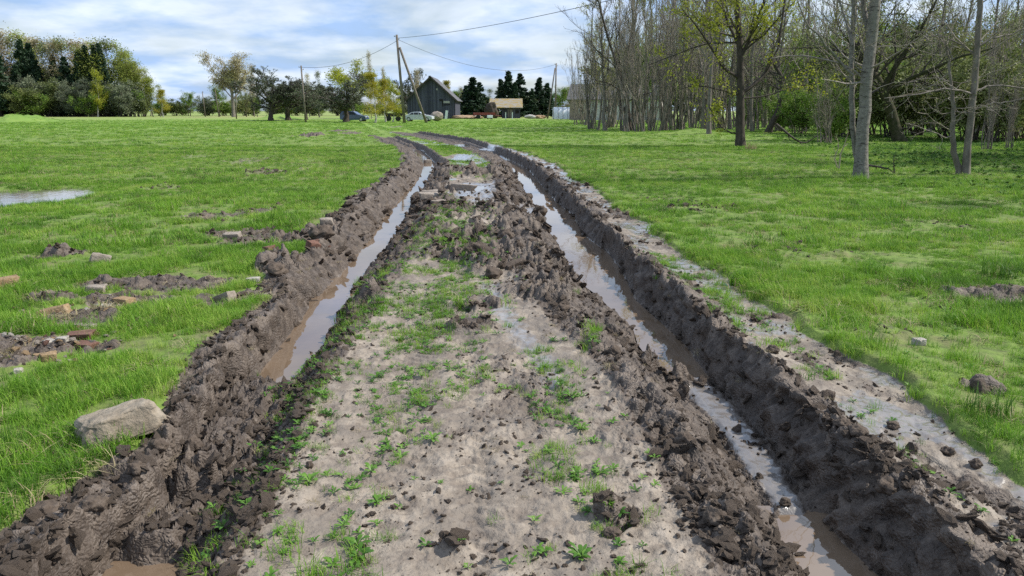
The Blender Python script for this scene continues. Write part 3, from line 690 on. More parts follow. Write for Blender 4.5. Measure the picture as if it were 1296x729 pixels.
def build_small_clods():
    var = [ico_lump('k%d' % i, 300+i, [M['clod']], 2, .75, .7) for i in range(8)]
    for i, v in enumerate(var): v.data.transform(Matrix.Diagonal((1+.5*(i % 3), 1, .6+.15*(i % 4), 1)))
    n0 = 260000; Y = 1.8+22*rng.uniform(size=n0)**2.0; A_ = ev(cA, Y)-.4; K_ = ev(cK, Y)+.4; X = A_+(K_-A_)*rng.uniform(size=n0); f = fields(X, Y)
    d = f['mud']*(1-f['onwater']*.85)*(.06+.55*sst(fbm(X*2.4, Y*2.4, 301, 3), .46, .68)) + (1-f['green'])*(1-f['onwater'])*.17*sst(fbm(X*3, Y*3, 303, 3), .46, .64)
    nl_ = (X < 0)*(1-sst(Y, 4.4, 5.2)); d = d*(1-.65*f['wall']*(1-nl_)) + nl_*f['mud']*.22
    d = d*np.clip(1.15-Y/30, .25, 1)*np.interp(Y, [1.8, 4, 8, 24], [.8, .8, .5, .3])
    k = rng.uniform(size=len(X)) < d*.7; X, Y, h = X[k], Y[k], f['h'][k]; n = len(X)
    S = (.004+.020*rng.uniform(size=n)**3.4)*np.clip(Y/6, .9, 2.2)
    S = np.where(f['mud'][k] > .5, S*1.3, S*.6)
    X2, Y2 = fan_points(120000, 1.8, 22); f2 = fields(X2, Y2); k2 = rng.uniform(size=len(X2)) < f2['pm']*(1-f2['track'])*.55; X2, Y2, h2 = X2[k2], Y2[k2], f2['h'][k2]; n2 = len(X2)
    X = np.concatenate([X, X2]); Y = np.concatenate([Y, Y2]); h = np.concatenate([h, h2]); S = np.concatenate([S, (.006+.020*rng.uniform(size=n2)**2.5)*np.clip(Y2/7, 1, 2)]); n += n2
    o = scatter('mud_crumbs', np.stack([X, Y, h+S*.25], 1), S, rng.uniform(0, 6.28, n), rng.integers(0, 8, n), var, tilt=rng.uniform(-.9, .9, (n, 2)))
    tag(o, 'dark crumbs and small lumps of mud strewn over the churned track', 'mud crumbs', kind='stuff'); print('crumbs', n)
build_small_clods()
def build_rubble():
    var = [ico_lump('q%d' % i, 350+i, [M[m]], 1, .5, .5) for i, m in enumerate(('redbrick', 'ochrebrick', 'fieldstone', 'palestone', 'ochrebrick', 'fieldstone'))]
    P = []
    for (px, py, rx, ry, n) in ((70,436,.40,.16,70),(100,420,.3,.14,40),(118,396,.25,.12,22),(30,452,.3,.12,26),(150,385,.3,.12,14),(60,398,.25,.12,14),(395,318,.12,.3,22)):
        c = gp(px, py); a = rng.normal(size=(n, 2))*[rx*.6, ry*.6]; P.append(a+c)
    P = np.concatenate(P); h = fields(P[:, 0], P[:, 1])['h']; n = len(P); S = .010+.026*rng.uniform(size=n)**2.2
    o = scatter('rubble_chips', np.stack([P[:, 0], P[:, 1], h+S*.2], 1), S, rng.uniform(0, 6.28, n), rng.integers(0, 6, n), var, tilt=rng.uniform(-.7, .7, (n, 2)))
    tag(o, 'small chips of brick and stone in the rubble patch on the left', 'rubble', kind='stuff')
build_rubble()

def build_weeds():
    var = [rosette('r%d' % i, 400+i, 7+i, 0.055, .015, [M['weed']], .8) for i in range(4)]
    X, Y = fan_points(60000, 1.8, 13, .5); f = fields(X, Y)
    d = f['lanes']*.6 + (f['center'])*(1-f['onwater'])*.035 + f['green']*.03
    k = rng.uniform(size=len(X)) < d; X, Y, h = X[k], Y[k], f['h'][k]; n = len(X)
    o = scatter('ground_weeds', np.stack([X, Y, h], 1), rng.uniform(.35, .85, n), rng.uniform(0, 6.28, n), rng.integers(0, 4, n), var)
    tag(o, 'tiny leafy weeds sprinkled through the green lanes of the track', 'weeds', kind='stuff')
    # broad leaved woodland floor under the trees on the right
    X = rng.uniform(6, 40, 26000); Y = rng.uniform(11, 48, 26000); f = fields(X, Y)
    k = (rng.uniform(size=len(X)) < sst(X*.9-Y*.24, 2.5, 7)*.75*sst(fbm(X*.5, Y*.5, 411, 3), .35, .55)) & (f['green'] > .6)
    X, Y, h = X[k], Y[k], f['h'][k]; n = len(X)
    var2 = [rosette('g%d' % i, 420+i, 12, .11, .045, [M['herb']], 1.2) for i in range(3)]
    o = scatter('woodland_herbs', np.stack([X, Y, h], 1), rng.uniform(.6, 1.3, n), rng.uniform(0, 6.28, n), rng.integers(0, 3, n), var2)
    tag(o, 'broad leaved green herbs covering the ground under the right hand trees', 'herbs', kind='stuff')
    # larger single weeds on the sand, one thing each
    protos = [rosette('weed_plant', 440+i, 9+2*i, 0.062, .016, [M['weed']], .8).data for i in range(4)]
    spots = [(64,450),(140,270),(165,437),(78,512),(128,492),(140,560),(80,590),(100,690),(40,705),(70,605),(190,572),(270,415),(245,375),(250,340),(95,660)]
    px = [(400+a*.547, 330+b*.547) for a, b in spots]
    px += [(700,432),(712,470),(722,505),(735,545),(752,560),(705,540),(760,600),(728,600),(770,640),(745,650),(712,625),(782,690),(735,705),(690,700),(300,600),(262,700),(285,665),(330,690),(352,650),(392,610),(372,560),(360,700),(322,560),(410,500),(395,545),(430,480)]
    for i, (a, b) in enumerate(px):
        w = gp(a, b); z = hz(w[0], w[1])
        w = gp(a, b, z); z = hz(w[0], w[1])
        o = link('weed_plant', protos[i % 4], loc=(w[0], w[1], z), rot=(0, 0, i*1.7)); s = .45+.7*((i*37) % 10)/10; o.scale = (s, s, s)
        side = 'left side' if a < 500 else ('middle' if a < 640 else 'right side')
        far = 'nearest the camera' if b > 620 else ('in the foreground' if b > 520 else 'further away')
        tag(o, 'bright green leafy weed on the %s of the sand, %s' % (side, far), 'weed', 'leafy weeds dotted over the sandy middle of the track')
build_weeds()
# ---------------------------------------------------------------- trees
def _unit(v): return v/np.maximum(np.linalg.norm(v, axis=-1, keepdims=True), 1e-9)
def tubes(P, Rd, k):
    """P (N,m,3) centre lines, Rd (N,m) radii -> vertices, quads"""
    N, m, _ = P.shape
    T = np.empty_like(P); T[:, 1:-1] = P[:, 2:]-P[:, :-2]; T[:, 0] = P[:, 1]-P[:, 0]; T[:, -1] = P[:, -1]-P[:, -2]; T = _unit(T)
    ref = np.where(np.abs(T[..., 2:3]) > .9, np.array([1., 0, 0]), np.array([0, 0, 1.])); U = _unit(np.cross(T, ref)); W = np.cross(T, U)
    a = np.arange(k)*2*np.pi/k
    V = P[:, :, None, :] + Rd[:, :, None, None]*(np.cos(a)[None, None, :, None]*U[:, :, None, :] + np.sin(a)[None, None, :, None]*W[:, :, None, :])
    idx = np.arange(N*m*k).reshape(N, m, k); nx = np.roll(idx, -1, 2)
    Q = np.stack([idx[:, :-1], nx[:, :-1], nx[:, 1:], idx[:, 1:]], -1).reshape(-1, 4)
    return V.reshape(-1, 3), Q
def join(parts):
    Vs = []; Qs = []; o = 0
    for V, Q in parts: Vs.append(V); Qs.append(Q+o); o += len(V)
    return np.concatenate(Vs), np.concatenate(Qs)
def grow(r, lines, radii, levels):
    """lines (N,m,3): stems; each level grows children along the level before. returns list of (P, R, sides)"""
    out = [(lines, radii)]; P, Rd = lines, radii
    for L in levels:
        N, m, _ = P.shape; n = L['n']; tot = N*n
        par = np.repeat(np.arange(N), n); t = r.uniform(L.get('t0', .2), L.get('t1', .98), tot)
        if 'bias' in L: t = L.get('t0', .2) + (L.get('t1', .98)-L.get('t0', .2))*r.uniform(0, 1, tot)**L['bias']
        f = t*(m-1); i = np.minimum(f.astype(int), m-2); w = (f-i)[:, None]
        S = P[par, i]*(1-w)+P[par, i+1]*w; T = _unit(P[par, i+1]-P[par, i]); pr = Rd[par, i]*(1-w[:, 0])+Rd[par, i+1]*w[:, 0]
        plen = np.linalg.norm(np.diff(P, axis=1), axis=2).sum(1)[par]
        az = r.uniform(0, 2*np.pi, tot); ref = np.where(np.abs(T[:, 2:3]) > .9, np.array([1., 0, 0]), np.array([0, 0, 1.])); U = _unit(np.cross(T, ref)); W = np.cross(T, U)
        perp = np.cos(az)[:, None]*U+np.sin(az)[:, None]*W
        ang = np.radians(r.normal(L['ang'], L.get('dang', 10), tot))[:, None]
        D = _unit(np.cos(ang)*T + np.sin(ang)*perp)
        if L.get('flat'): D[:, 2] *= L['flat']; D = _unit(D)
        prof = L.get('prof', lambda t: 1-.5*t)(t)
        if 'len_abs' in L: ln = L['len_abs']*prof*r.uniform(.6, 1.2, tot)
        else: ln = plen*L['len']*prof*r.uniform(.6, 1.2, tot)
        k = L.get('pts', 5); st = (ln/(k-1))[:, None]; C = [S]; d = D
        for q in range(k-1):
            d = _unit(d + L.get('wob', .2)*r.normal(size=(tot, 3)) + np.array([0, 0, L.get('up', .1)])/(k-1)*2); C.append(C[-1]+d*st)
        Q = np.stack(C, 1); r0 = np.minimum(pr*L.get('rr', .5), L.get('rmax', 9)); r0 = np.maximum(r0, L['rmin'])
        Rn = r0[:, None]*np.linspace(1, L.get('tip', .35), k)[None, :]; Rn = np.maximum(Rn, L['rmin']*.7)
        out.append((Q, Rn)); P, Rd = Q, Rn
    return out
def leaves(r, P, n_per, size, spread, droop=0, aspect=1.0, t0=.15):
    N, m, _ = P.shape; tot = N*n_per; par = np.repeat(np.arange(N), n_per); f = r.uniform(t0, 1, tot)*(m-1); i = np.minimum(f.astype(int), m-2); w = (f-i)[:, None]
    C = P[par, i]*(1-w)+P[par, i+1]*w + r.normal(size=(tot, 3))*spread; C[:, 2] -= droop*r.uniform(size=tot)
    a = _unit(r.normal(size=(tot, 3))); b = _unit(np.cross(a, r.normal(size=(tot, 3)))); s = size*r.uniform(.5, 1.3, tot)[:, None]
    V = np.stack([C-a*s*aspect, C-b*s*.55, C+a*s*aspect, C+b*s*.55], 1).reshape(-1, 3)
    return V, np.arange(tot*4).reshape(-1, 4)
def stem(r, H, r0, m=9, wob=.02, lean=(0, 0), base=(0, 0), tip=.12):
    z = np.linspace(0, 1, m); P = np.zeros((m, 3)); P[:, 2] = z*H
    P[:, :2] = np.cumsum(r.normal(size=(m, 2))*wob*H*(z[:, None] > 0), 0) + np.array(lean)*z[:, None]*H + np.array(base)
    Rd = r0*(1-(1-tip)*z**.85); Rd[0] *= 1.3
    return P, Rd
def make_tree(name, stems, levels, trunk_m, twig_m, leaf=None, sides=(8, 4, 3, 3, 3), seed=1):
    """Empty > trunk, branches, foliage"""
    r = np.random.default_rng(seed)
    Ps = np.stack([s[0] for s in stems]); Rs = np.stack([s[1] for s in stems])
    g = grow(r, Ps, Rs, levels); root = empty(name)
    V, Q = tubes(g[0][0], g[0][1], sides[0]); link('trunk', mesh_np('trunk', V, Q, [trunk_m]), root)
    if len(g) > 1:
        V, Q = join([tubes(p, q, sides[min(i+1, 4)]) for i, (p, q) in enumerate(g[1:])]); link('branches', mesh_np('branches', V, Q, [twig_m]), root)
    if leaf:
        mat, n_per, size, spread = leaf[:4]; kw = leaf[4] if len(leaf) > 4 else {}
        src = [g[-1][0]] + ([g[-2][0]] if kw.pop('both', False) else [])
        V, Q = join([leaves(r, s, n_per, size, spread, **kw) for s in src]); link('foliage', mesh_np('foliage', V, Q, [mat], smooth=False), root)
    return root

PT = {}
def proto(key, *a, **k): PT[key] = dict(root=make_tree(*a, **k), used=False)
def place(key, X, Y, sx, sz, rz, label, group=None, cat='tree', z=None, name=None):
    p = PT[key]
    if not p['used']: o = p['root']; p['used'] = True
    else: o = copy_tree(p['root'])
    o.location = (X, Y, (hz(X, Y) if z is None else z)-.03); o.scale = (sx, sx, sz); o.rotation_euler = (0, 0, rz)
    if name: o.name = name
    for k in ('label', 'category', 'group'):
        if k in o: del o[k]
    tag(o, label, cat, group); return o

rs = np.random.default_rng(50)
# tall bare aspen: height 1 unit = 14 m
for i in range(4):
    s = [stem(rs, 14, .13, 10, .008, (rs.normal()*.03, rs.normal()*.03))]
    proto('aspen%d' % i, 'bare_aspen', s, [dict(n=26, t0=.22, t1=.97, ang=38, len=.24, rmin=.022, rr=.45, up=.55, wob=.10, pts=6, prof=lambda t: 1.15-.8*t),
      dict(n=7, ang=38, len=.42, rmin=.011, rr=.5, up=.35, wob=.14, pts=5), dict(n=4, ang=35, len=.45, rmin=.007, rr=.5, up=.3, wob=.15, pts=4)], M['greybark'], M['twig'], (M['yg'], 3, .045, .12) if i != 2 else None, seed=60+i)
# thicket: many thin stems from the ground
for i in range(3):
    s = [stem(rs, rs.uniform(7, 11), rs.uniform(.03, .065), 9, .012, (rs.normal()*.12, rs.normal()*.10), (rs.normal()*.35, rs.normal()*.35)) for k in range(11)]
    proto('thicket%d' % i, 'bare_thicket', s, [dict(n=13, t0=.18, t1=.97, ang=32, len=.26, rmin=.014, rr=.5, up=.5, wob=.12, pts=5),
      dict(n=6, ang=34, len=.45, rmin=.008, rr=.5, up=.3, wob=.16, pts=4)], M['greybark'], M['twig'], seed=70+i, sides=(6, 3, 3, 3, 3))
# orchard tree, dark dense twigs
for i in range(2):
    s = [stem(rs, 2.9, .24, 7, .012, (.10*(-1)**i, 0), tip=.5)]
    proto('orchard%d' % i, 'orchard_tree', s, [dict(n=14, t0=.40, t1=1, ang=55, len_abs=4.0, rmin=.06, rr=.6, up=.35, wob=.2, pts=7, prof=lambda t: 1+0*t),
      dict(n=11, ang=50, len=.45, rmin=.03, rr=.5, up=.1, wob=.25, pts=5), dict(n=9, ang=48, len=.55, rmin=.018, rr=.6, up=.2, wob=.25, pts=4), dict(n=4, ang=45, len=.55, rmin=.014, rr=.6, up=.1, wob=.3, pts=3)], M['darkbark'], M['darktwig'],
      (M['greyolive'], 2, .07, .06), seed=80+i)
# fan-crowned maple with tan tips
s = [stem(rs, 7, .30, 8, .008, tip=.6)]
proto('fan', 'fan_crowned_tree', s, [dict(n=13, t0=.55, t1=1, ang=36, len_abs=6.6, rmin=.07, rr=.55, up=.45, wob=.10, pts=7, prof=lambda t: 1+0*t),
   dict(n=13, t0=.35, ang=40, len=.42, rmin=.035, rr=.5, up=.3, wob=.15, pts=5), dict(n=11, t0=.3, ang=42, len=.45, rmin=.02, rr=.6, up=.15, wob=.2, pts=4)], M['greybark'], M['browntwig'], (M['tan'], 7, .12, .34), seed=90)
# rounded yellow-green crown
s = [stem(rs, 8, .25, 8, .01, tip=.4)]
proto('round', 'round_crowned_tree', s, [dict(n=14, t0=.30, t1=1, ang=50, len_abs=4.6, rmin=.05, rr=.5, up=.35, wob=.12, pts=6, prof=lambda t: .8+.5*np.sin(t*3.1)),
   dict(n=8, t0=.3, ang=42, len=.42, rmin=.025, rr=.5, up=.2, wob=.18, pts=5), dict(n=5, ang=42, len=.5, rmin=.014, rr=.6, up=.1, wob=.2, pts=4)], M['greybark'], M['browntwig'], (M['yg'], 14, .15, .40), seed=91)
# birch with hanging yellow leaves
for i in range(2):
    s = [stem(rs, 11, .12, 10, .010, tip=.1)]
    proto('birch%d' % i, 'spring_birch', s, [dict(n=24, t0=.16, t1=.97, ang=48, len=.24, rmin=.02, rr=.4, up=.2, wob=.12, pts=6, prof=lambda t: 1.25-1.05*t),
       dict(n=8, ang=45, len=.42, rmin=.012, rr=.5, up=-.5, wob=.15, pts=5)], M['birchbark'], M['browntwig'], (M['yellow'] if i == 0 else M['yg'], 30, .095, .24, dict(droop=.6)), seed=93+i, sides=(8, 3, 3, 3, 3))
# hazy birch, few leaves; brown catkin haze
for i, mt in enumerate(('tan', 'tan', 'olive', 'sprhaze')):
    s = [stem(rs, 18, .17, 10, .008, tip=.1)]
    proto('haze%d' % i, 'budding_birch', s, [dict(n=30, t0=.22, t1=.98, ang=36, len=.20, rmin=.03, rr=.4, up=.45, wob=.10, pts=5, prof=lambda t: 1.25-.9*t),
       dict(n=9, ang=38, len=.42, rmin=.018, rr=.5, up=.1, wob=.15, pts=4)], M['greybark'], M['browntwig'] if i != 1 else M['tantwig'], (M[mt], 13, .15, .60), seed=96+i, sides=(6, 3, 3, 3, 3))
# spruce
for i in range(3):
    s = [stem(rs, 12, .17, 8, .003, tip=.08)]
    proto('spruce%d' % i, 'spruce', s, [dict(n=170, t0=.04, t1=.99, ang=98, dang=11, len_abs=2.5+.4*i, rmin=.02, rr=.3, up=.10, wob=.05, pts=5, prof=lambda t: 1.04-t),
       dict(n=5, t0=.25, ang=55, dang=8, len=.42, rmin=.012, rr=.5, up=-.25, wob=.06, pts=3, flat=.4)], M['darkbark'], M['darkbark'], (M['needle'], 9, .20, .12, dict(both=True, droop=.15, aspect=1.4)), seed=100+i, sides=(8, 3, 3, 3, 3))
# shrubs: understory
for i, (mt, tw) in enumerate((('greyolive', 'darktwig'), ('green', 'browntwig'), ('olive', 'darktwig'))):
    s = [stem(rs, rs.uniform(3.2, 5.0), rs.uniform(.03, .06), 7, .025, (rs.normal()*.28, rs.normal()*.28), (rs.normal()*.3, rs.normal()*.3)) for k in range(12)]
    proto('shrub%d' % i, 'leafy_shrub', s, [dict(n=9, t0=.12, t1=.98, ang=42, len=.36, rmin=.014, rr=.5, up=.2, wob=.15, pts=5),
       dict(n=6, ang=42, len=.45, rmin=.009, rr=.5, up=.1, wob=.18, pts=4)], M[tw], M[tw], (M[mt], 12, .10, .18), seed=110+i, sides=(5, 3, 3, 3, 3))
# leafy deciduous backdrop
for i, mt in enumerate(('olive', 'green')):
    s = [stem(rs, 9, .2, 8, .012, tip=.3)]
    proto('leafy%d' % i, 'leafy_tree', s, [dict(n=16, t0=.18, t1=1, ang=48, len_abs=3.9, rmin=.04, rr=.5, up=.35, wob=.14, pts=6, prof=lambda t: .85+.35*np.sin(t*3.1)),
       dict(n=8, t0=.2, ang=42, len=.45, rmin=.02, rr=.5, up=.2, wob=.18, pts=5), dict(n=5, ang=42, len=.5, rmin=.012, rr=.6, up=.1, wob=.2, pts=4)], M['darkbark'], M['browntwig'], (M[mt], 9, .13, .34), seed=120+i)

def at(px, Y): return (px-648)/940.0*(Y*CP+EYE*SP), Y
def height_for(top_py, Y, base=0): return pz(648, top_py, Y).z-base

# ---- far forest on the left
GF = 'trees of the far forest on the left'
fr = np.random.default_rng(9)
prot_h = dict(aspen=14, thicket=10, orchard=6.5, fan=13.3, round=13, birch=11.5, haze=19, spruce=12, shrub=5.8, leafy=14)
def put(key, px, Y, top, label, group=None, wide=1.0, cat='tree', rz=None):
    k = ''.join(c for c in key if not c.isdigit()); X, Yw = at(px, Y); H = height_for(top, Y); s = H/prot_h[k]
    return place(key, X, Yw, s*wide, s, fr.uniform(0, 6.28) if rz is None else rz, label, group, cat)
FL = [('spruce0',2,196,46,'very dark spruce at the left edge of the picture, tallest conifer of the far forest',1.5),('spruce1',28,203,82,'dark spruce low between pale birches near the left edge',1.3),
 ('spruce2',38,206,50,'slim dark spruce rising through the pale birches of the far forest',.9),('spruce0',54,205,76,'short dark spruce in the far forest behind the grassy mound',1.1),('spruce1',49,207,55,'narrow spruce close beside a taller one in the far forest',1.0),
 ('spruce2',89,203,72,'dark spruce in the middle of the far forest, level with brown birches',1.2),('spruce1',76,206,70,'spruce half hidden behind brown birches of the far forest',.9),('spruce0',118,205,58,'dark spruce left of the two pointed spruce tops in the far forest',1.0),
 ('spruce2',128,204,57,'left one of the two close pointed spruce tops in the far forest',.8),('spruce1',136,204,55,'right one of the two close pointed spruce tops in the far forest',.8),('spruce0',140,203,88,'broad low dark spruce behind the bright green leaning birch',1.5),('spruce1',108,204,64,'spruce between brown birches left of the pointed spruce tops',1.0)]
for k, px, Y, top, lab, w in FL: put(k, px, Y, top, lab, GF, w)
for i in range(34):
    px = -60+i*7.6+fr.uniform(-3, 3); top = np.interp(px, [-60, 20, 60, 100, 150, 170, 190, 205], [36, 38, 46, 48, 50, 66, 86, 108])+fr.uniform(-3, 8); Y = 207+fr.uniform(-3, 14)
    k = 'haze%d' % (fr.choice([0, 0, 1, 1, 2, 3]) if px < 140 else fr.choice([0, 2, 3, 3])); kind = {'haze3': 'fresh yellow green birch', 'haze0': 'brownish budding birch', 'haze1': 'pale tan budding birch', 'haze2': 'olive green budding birch'}[k]
    zone = 'at the left end' if px < 60 else ('in the middle' if px < 130 else 'at the sloping right end')
    put(k, px, Y, top, '%s %s of the far forest' % (kind, zone), GF, 1.5)
for i in range(26):
    px = -60+i*9.6+fr.uniform(-3, 3); top = np.interp(px, [-60, 150, 215], [100, 100, 118])+fr.uniform(-7, 8); Y = 196+fr.uniform(-3, 5)
    k = ['shrub0', 'shrub2', 'shrub0', 'shrub1'][i % 4]
    zone = 'left end' if px < 50 else ('middle' if px < 120 else 'right end')
    put(k, px, Y, top, 'green rounded bush along the foot of the far forest, %s' % zone, 'bushes along the foot of the far forest', 1.25, 'bush')
for px, top in ((164,62),(176,74),(184,84),(194,98),(203,106)): put('haze3', px, 200, top, 'olive yellow birch on the sloping right end of the far forest, near %s' % ('its lowest tip' if px > 190 else 'its shoulder'), GF, 1.5)
put('birch1', 124, 192, 84, 'bright green leaning birch with a white trunk before the far forest', None, 1.2)
put('birch0', 207, 192, 112, 'small yellow green bush at the right end of the far forest', None, 2.0, 'bush')
put('leafy1', 170, 199, 100, 'green rounded tree below the sloping end of the far forest', None, 1.2)
# ---- low line of trees behind the meadow, between forest and orchard
for i in range(13):
    px = 200+i*21+fr.uniform(-6, 6); top = fr.uniform(116, 126); k = ['shrub1', 'shrub2', 'leafy0', 'shrub0'][i % 4]
    zone = 'left of the fan crowned tree' if px < 290 else ('behind the two orchard trees' if px < 400 else 'behind the parked cars')
    put(k, px, 235, top, 'hazy low %s on the skyline %s' % ({'shrub1': 'green shrub', 'shrub2': 'olive shrub', 'leafy0': 'olive tree', 'shrub0': 'grey shrub'}[k], zone), 'low trees on the skyline beyond the meadow', 1.7, 'tree')
put('leafy1', 241, 222, 108, 'small open green tree standing alone between forest and fan crowned tree', None, 1.0)
put('leafy1', 278, 205, 98, 'light green rounded tree just left of the fan crowned tree', None, 1.0)
put('fan', 296, 190, 71, 'tall tree with bare fan shaped crown and pale tan tips', None, 1.5)
put('haze1', 322, 200, 80, 'pale hazy birch just right of the fan crowned tree', None, 1.1)
put('leafy0', 312, 195, 108, 'olive leafy tree under the right side of the fan crown', None, 1.1)
put('leafy1', 326, 198, 116, 'green low tree behind the left orchard tree', None, 1.2)
put('orchard0', 343, 118, 92, 'left one of the two dark orchard trees in the meadow, trunk forked low', 'dark bare orchard trees', 1.59)
put('orchard1', 365, 124, 88, 'dark orchard tree just left of the thin utility pole', 'dark bare orchard trees', 1.52)
put('orchard0', 388, 132, 108, 'low dark orchard tree right behind the thin utility pole', 'dark bare orchard trees', 1.45, rz=2.)
put('orchard1', 438, 106, 92, 'dark orchard tree standing over the small blue car', 'dark bare orchard trees', 1.67, rz=1.)
put('haze1', 392, 190, 92, 'small pale tree behind the thin utility pole, left of its neighbour', None, .9)
put('haze2', 405, 190, 88, 'small yellowish tree with thin crown between pole and blue car', None, .9)
put('leafy1', 404, 175, 118, 'low bright green bush beyond the meadow left of the blue car', None, 1.2, 'bush')
put('round', 447, 150, 76, 'yellow green round crowned tree behind the dark orchard tree', None, 1.5)
put('haze1', 470, 145, 64, 'tall slim pale birch top sticking out above the yellow birch', None, .55)
put('haze1', 487, 150, 84, 'pale thin birch behind the yellow birches', None, .55)
put('birch0', 475, 98, 90, 'yellow leaved birch with white trunk left of the braced pole', 'yellow leaved birches beside the braced pole', 1.8)
put('birch0', 488, 104, 98, 'yellow leaved birch in the middle of the group by the braced pole', 'yellow leaved birches beside the braced pole', 1.8)
put('birch1', 497, 106, 108, 'low spreading yellow green birch touching the braced pole', 'yellow leaved birches beside the braced pole', 2.0)
put('round', 490, 160, 92, 'pale green round tree between yellow birches and barn', None, .8)
put('orchard1', 522, 178, 90, 'dark bare tree rising behind the left roof slope of the barn', None, 1.0)
put('haze0', 530, 165, 88, 'brown hazy tree behind the barn ridge', None, .9)
put('birch0', 568, 190, 100, 'yellow tree peeping out behind the right roof slope of the barn', None, 1.5)
put('spruce1', 545, 200, 96, 'small spruce tip above the barn ridge', None, .9)
# ---- spruces and trees behind the shed
GS = 'spruces behind the shed'
for j, (px, top, Y, w) in enumerate(((599,98,172,1.55),(590,108,176,1.2),(608,104,178,1.2),(643,90,185,1.15),(634,100,188,1.1),(659,93,187,1.15),(652,104,183,1.0),(682,98,188,1.1),(692,105,190,1.2),(673,112,186,1.0))):
    lab = ['broad dark spruce between barn and shed, tallest of its clump', 'left shoulder spruce of the clump between barn and shed', 'right shoulder spruce of the clump between barn and shed', 'tall spruce above the shed roof', 'left spruce above the shed roof', 'pointed spruce above the right end of the shed', 'short spruce close behind the shed roof',
        'spruce midway between shed and right hand pole', 'spruce immediately left of the right hand pole', 'low spruce right of the shed'][j]
    put('spruce%d' % (j % 3), px, Y, top, lab, GS, w*1.35)
for i in range(17):
    px = 520+i*13+fr.uniform(-4, 4); top = fr.uniform(103, 118); k = ['haze0', 'leafy0', 'shrub2', 'haze2', 'leafy1'][i % 5]
    put(k, px, 215, top, 'hazy %s on the skyline %s' % ({'haze0': 'brown tree', 'leafy0': 'olive tree', 'shrub2': 'olive shrub', 'haze2': 'olive birch', 'leafy1': 'green tree'}[k], 'behind the barn' if px < 580 else ('behind shed and spruces' if px < 680 else 'left of the house')), 'hazy trees on the skyline behind the farm', 1.5)
put('leafy1', 712, 165, 100, 'soft green tree behind the white tunnel', None, 1.1)
put('leafy0', 726, 170, 96, 'olive tree beside the gable of the house', None, 1.1)

# ---- woodland on the right
GW = 'bare trees of the right hand wood'
WL = [(757,62,-15),(768,70,30),(790,58,-60),(802,60,-80),(812,66,-70),(826,72,-90),(838,60,-60),(850,78,-80),(862,64,-90),(876,70,-90),(889,58,-80),(897,48,-160),(912,75,-90),(924,66,-100),(952,58,-120),(966,70,-100),(984,62,-110),(1000,75,-100),(1018,56,-120),(1040,72,-100),(1064,60,-110),(1150,62,-120),(1175,54,-130),(1205,60,-110),(1235,52,-140),(1262,58,-120),(1290,50,-140)]
for j, (px, Y, top) in enumerate(WL):
    zone = 'near the house' if px < 800 else ('left of the yellow leaved tree' if px < 930 else ('right of the yellow leaved tree' if px < 1070 else 'near the right edge'))
    put('aspen%d' % (j % 4), px, Y, top, 'tall bare grey aspen in the wood %s' % zone, GW, 1.0, rz=j*1.3)
for j, (px, Y, top, wd) in enumerate(((748,68,8,1.9),(741,82,48,1.9),(766,60,-10,1.6),(775,76,5,1.8))):
    put('aspen%d' % (j % 4), px, Y, top, ['spreading bare tree over the house gable, leftmost of the wood', 'low spreading bare tree behind the house gable', 'spreading bare tree second from the left end of the wood', 'spreading bare tree behind the roof of the house'][j], GW, wd, rz=j*2.3)
GT = 'bare multi stemmed thickets at the edge of the wood'
for j, (px, Y, top, w) in enumerate(((747,66,20,1.0),(736,84,62,1.1),(770,72,25,1.1),(788,60,0,.9),(806,56,-30,1.0),(822,58,-20,1.0),(842,62,-30,1.1),(858,66,-20,1.0),(874,60,-30,1.0),(892,64,-20,1.1),(910,68,-20,1.1),(930,72,-20,1.0),(950,66,0,1.0),(975,70,0,1.1),(1000,66,10,1.1),(1075,62,0,1.1),(1160,50,20,1.0),(1190,56,0,1.1),(1250,42,10,.9),(1280,46,0,1.0))):
    zone = 'close to the house' if px < 780 else ('at the left front of the wood' if px < 880 else ('behind the yellow leaved tree' if px < 1010 else 'deep in the wood on the right'))
    put('thicket%d' % (j % 3), px, Y, top, 'grey thicket of thin bare stems %s' % zone, GT, w, 'thicket', rz=j*2.1)
for i in range(46):
    px = 765+i*13+fr.uniform(-6, 6); Y = fr.uniform(78, 125); top = fr.uniform(-20, 45) if px > 800 else fr.uniform(20, 60)
    k = ['aspen0', 'thicket1', 'haze3', 'leafy1', 'thicket0', 'haze3'][i % 6]
    kind = {'haze3': 'yellow green spring tree', 'leafy1': 'green leafed tree', 'aspen0': 'bare grey tree', 'aspen2': 'bare grey tree', 'thicket1': 'clump of thin bare stems', 'thicket0': 'clump of thin bare stems', 'leafy0': 'olive leafed tree', 'haze0': 'brownish tree'}[k]
    zone = 'left part' if px < 930 else ('middle part' if px < 1110 else 'right part')
    put(k, px, Y, top, '%s far back in the %s of the wood' % (kind, zone), 'trees far back in the wood', 1.25)
